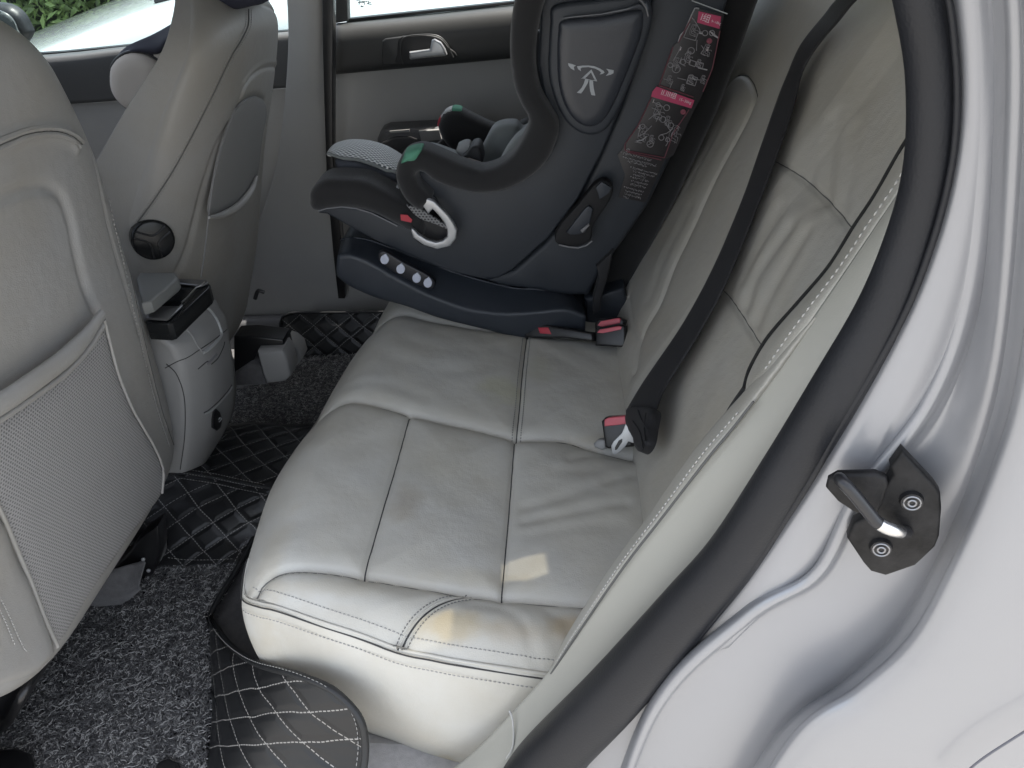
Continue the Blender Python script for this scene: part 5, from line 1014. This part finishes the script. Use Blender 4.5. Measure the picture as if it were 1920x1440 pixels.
# hollow at the hook, mesh patch and silver hook
cslab('hollow',[(766,388),(800,400),(842,424),(846,445),(838,462),(812,466),(785,456),(772,432)],1.272,.02,mat('hollow_black',(.008,.008,.009),.6),bev=.003,sm=50)
mx_=slab('mesh_patch',cy([(761,384),(790,393),(820,412),(838,424),(838,430),(815,420),(790,412),(776,402)],1.262),(0,-1,0),.006,lattice_mat('dark_mesh',(.22,.22,.22),(.03,.03,.03),.006,rad=.3),ch,bevel=.001,uv=True)
hook=[(787,382),(790,376),(802,373),(814,378),(826,390),(840,404),(850,418),(857,432),(855,448),(844,462),(820,468),(795,461),(774,446),(770,432),(772,428),(777,432),(784,440),(800,450),(817,455),(830,452),(838,444),(838,431),(832,417),(820,402),(811,393),(806,398),(803,402),(798,395),(791,385)]
hk=cslab('hook',hook,1.246,.010,M_silv,bev=.0035,seg=4); hk['label']='silver curved belt hook on the shell side'
# level windows
lw=cslab('level_strip',[(708,478),(714,472),(724,473),(760,494),(800,515),(815,528),(814,539),(804,543),(780,533),(740,512),(714,494)],1.258,.012,mat('strip_black',(.010,.011,.016),.4),bev=.003,sm=60)
M_drop=mat('drop_white',(.50,.53,.62),.45)
for x,y in ((721,487),(751,505),(781,522),(802,531)):
    P=[]; 
    for t in np.linspace(0,2*math.pi,24,endpoint=False): P.append((x+8*math.cos(t),y+8.5*math.sin(t)+ (0)))
    P=[(a,b) for a,b in P if not (a>x and b<y-4)]+[]; P=[(x+8*math.cos(t),y+8.5*math.sin(t)) for t in np.linspace(math.radians(-30),math.radians(250),20)]+[(x+2,y-11)]
    cslab('level_window',P,1.255,.004,M_drop,par=lw,bev=.0005)
# printed label on the rear frame
YL=1.3075
lp=[(1303,14),(1358,28),(1350,60),(1336,128),(1316,180),(1302,205),(1262,292),(1246,300),(1230,335),(1210,380),(1160,370),(1172,328),(1158,290),(1166,280),(1196,236),(1222,178),(1236,160),(1262,86),(1272,78),(1297,30)]
lb=slab('instruction_label',cy(lp,YL),(0,-1,0),.0012,mat('label_black',(.018,.016,.018),.38),fr_,bevel=.0002); WL[fr_.name]=wl(ch); WL[lb.name]=wl(ch)
yl=YL-.0018
M_lr=mat('label_red',(.42,.04,.11),.5); M_lw=mat('label_ink',(.40,.39,.40),.6); M_ld=mat('label_ink_dim',(.27,.26,.27),.6); M_lpink=mat('label_outline',(.16,.055,.07),.6)
flat_mark('red_banner',[[(1310,21),(1352,31),(1349,54),(1307,42)]],lambda p:cy(p,yl),M_lr,lb)
flat_mark('red_banner',[[(1231,162),(1302,188),(1296,203),(1221,181),(1223,172)]],lambda p:cy(p,yl),M_lr,lb)
def strokes(name,lines,m,w=.0007,y=yl-.0009):
    parts=[]
    for L in lines:
        P=cy(L,y)
        for a,b in zip(P[:-1],P[1:]): 
            if np.linalg.norm(a-b)>1e-5: parts.append(tube_geo([a,b],w,4,updir=(0,-1,0)))
    V,F=join(parts); return mk(name,V,F,m,lb,smooth=False)
def circ(x,y,r,n=14): return [(x+r*math.cos(t),y+r*math.sin(t)) for t in np.linspace(0,2*math.pi,n)]
strokes('outline',[[(1297,32),(1272,80)],[(1262,88),(1236,160)],[(1236,160),(1300,182)],[(1350,58),(1336,128),(1318,172)],[(1222,182),(1196,236),(1172,270),(1172,282),(1246,296),(1262,250),(1292,206)],[(1176,285),(1240,300)]],M_lpink,.0009)
strokes('drawing',[[(1296,32),(1302,38),(1312,55),(1313,62)],[(1294,44),(1288,56),(1282,70),(1304,76),(1309,62)],circ(1322,62,5),circ(1335,62,5),[(1310,60),(1318,60)],[(1335,60),(1346,70)],[(1307,75),(1306,95)],circ(1296,95,6),[(1290,98),(1284,102)],[(1315,85),(1320,92),(1314,100),(1322,104)],[(1275,92),(1262,114)],circ(1257,122,4.5),circ(1268,129,7.5),[(1266,133),(1269,124)],circ(1281,116,5),[(1278,108),(1274,118),(1285,124)],[(1294,112),(1305,116),(1303,125),(1292,121),(1294,112)],[(1307,115),(1319,119),(1317,128),(1305,124),(1307,115)],[(1309,126),(1326,131)],[(1290,145),(1312,150)],[(1292,141),(1308,146),(1303,161),(1287,156),(1292,141)],[(1262,152),(1256,165)],[(1244,148),(1252,150)],[(1290,150),(1300,158)],[(1270,146),(1286,150)]],M_ld,.0006)
strokes('drawing',[circ(1250,202,5.5),[(1226,192),(1236,196),(1244,201)],[(1222,202),(1232,206),(1238,214),(1228,214),(1220,221),(1216,224)],circ(1234,196,4),[(1226,212),(1230,224),(1236,218),(1230,228)],circ(1243,224,5.5),[(1222,236),(1212,246),(1206,252)],circ(1205,237,4.5),[(1200,236),(1197,256),(1203,252)],[(1192,264),(1206,262),(1214,255)],[(1190,266),(1203,268)],circ(1219,270,6),[(1215,272),(1222,268)],circ(1258,235,5),[(1247,230),(1256,244),(1262,241),(1250,250),(1238,253)],[(1262,248),(1258,256)],circ(1240,258,5),[(1250,256),(1252,268),(1248,274)],circ(1252,262,4)],M_ld,.0006)
strokes('drawing_bright',[[(1311,62),(1317,63)],[(1331,58),(1338,66),(1346,71)],[(1309,127),(1326,131)],[(1194,265),(1205,262),(1212,256)],[(1298,145),(1304,150)]],M_lw,.0009)
def figure(cx,cy_,s,ang):
    # line sketch of a seated child with belt, as printed in the pictograms
    c,sn=math.cos(ang),math.sin(ang); T=lambda P:[(cx+s*(x*c-y*sn),cy_+s*(x*sn+y*c)) for x,y in P]
    return [T(circ(0,-1.1,.42,12)),T([(-.35,-.65),(-.5,.1),(-.3,.7),(.6,.8),(.7,1.5)]),T([(.35,-.65),(.45,.2),(.9,.3),(1.0,1.1)]),T([(-.3,-.6),(.4,.4)]),T([(.3,-.6),(-.35,.5)]),T([(-.7,-1.6),(-.9,.2),(-.6,1.2),(1.1,1.3)]),T([(-.7,-1.6),(0,-1.8),(.6,-1.5)]),T([(.5,-.3),(1.1,-.5),(1.3,-.2)])]
L=[]
for a_ in ((1300,58,7,.3),(1325,95,7,.3),(1290,108,7,.3),(1268,118,6,.3),(1310,120,5,.3),(1295,150,6,.3),(1255,150,5,.3),(1318,150,5,.3),(1280,165,4,.3)): L+=figure(*a_)
strokes('sketch',L,M_ld,.00036)
L=[]
for a_ in ((1234,212,9,.3),(1252,228,6,.2),(1264,252,10,.4),(1205,252,9,.4),(1222,262,5,.1)): L+=figure(*a_)
strokes('sketch',L,M_ld,.00036)
strokes('red_dots',[circ(1330,77,4),circ(1330,77,2),circ(1281,210,4),circ(1281,210,2)],mat('dot_pink',(.28,.09,.12),.6),.0011)
strokes('caption',[],M_lw) if False else None
rows_=[]
for (x0,y0,L,bul) in [(1168,287,52,1),(1172,296,58,1),(1176,302,36,0),(1186,315,44,1),(1187,321,40,0),(1187,327,24,0),(1186,333,30,1),(1184,339,30,0),(1182,345,28,0),(1174,352,32,1),(1173,358,30,0),(1171,364,30,0),(1170,369,8,0)]:
    if bul: rows_+= [circ(x0-3,y0-2,.8,6)]
    x=0
    while x<L:
        k=random.uniform(1.2,2.4); a=x0+x; b=y0+x*.26
        for _ in range(3):
            dx,dy=random.uniform(0,k),random.uniform(-1.6,1.6); rows_.append([(a+dx,b+dy),(a+dx+random.uniform(-.9,.9),b+dy+random.uniform(-1.3,1.3))])
        x+=k+.35
strokes('small_print',rows_,mat('label_print',(.38,.37,.38),.6),.0004)
def text(name,s_,pts0,dirp,size,m,par=lb,y=None):
    """printed words as thin raised lettering lying on the label plane"""
    c=bpy.data.curves.new('t','FONT'); c.body=s_; c.size=1; c.extrude=0; c.resolution_u=2
    o=bpy.data.objects.new('t',c); COL.objects.link(o); dg=bpy.context.evaluated_depsgraph_get(); me=bpy.data.meshes.new_from_object(o.evaluated_get(dg)); bpy.data.objects.remove(o)
    y=y or yl-.0010; a=cy([pts0],y)[0]; b=cy([dirp],y)[0]; ux=(b-a)/np.linalg.norm(b-a); uy=np.cross((0,1.,0),ux)*-1
    if uy[2]<0: uy=-uy
    co=np.array([v.co for v in me.vertices]); org=wl(par)
    W=a+co[:,:1]*ux*size+co[:,1:2]*uy*size-org
    for v,p in zip(me.vertices,W): v.co=tuple(p)
    me.materials.clear(); me.materials.append(m); me.name=name; ob=bpy.data.objects.new(name,me); COL.objects.link(ob); ob.parent=par; return ob
M_tx=mat('label_white',(.62,.55,.57),.5)
text('label_text','Ⅰ组',(1312,37),(1322,40),.0125,M_tx); text('label_text','9~18kg',(1333,41.5),(1343,44.5),.0052,M_tx)
text('label_text','Ⅱ.Ⅲ组',(1238,177),(1262,184),.0105,M_tx); text('label_text','15~36kg',(1272,188),(1286,192.5),.0062,M_tx)
for s_,x,y in (('3',1272,94),('2',1323,94),('1',1222,192),('3',1196,240),('2',1267,241),('①',1172,284)): text('label_text',s_,(x,y),(x+10,y+3),.008,M_tx)
strokes('tape_edge',[[(1297,1),(1364,26)]],mat('tape_edge',(.45,.48,.48),.4),.0008,y=1.3062)
strokes('tape_edge',[[(1303,15),(1296,30),(1284,58),(1276,66),(1272,78)],[(1304,15),(1311,16)]],M_glow,.0011,y=1.3055)
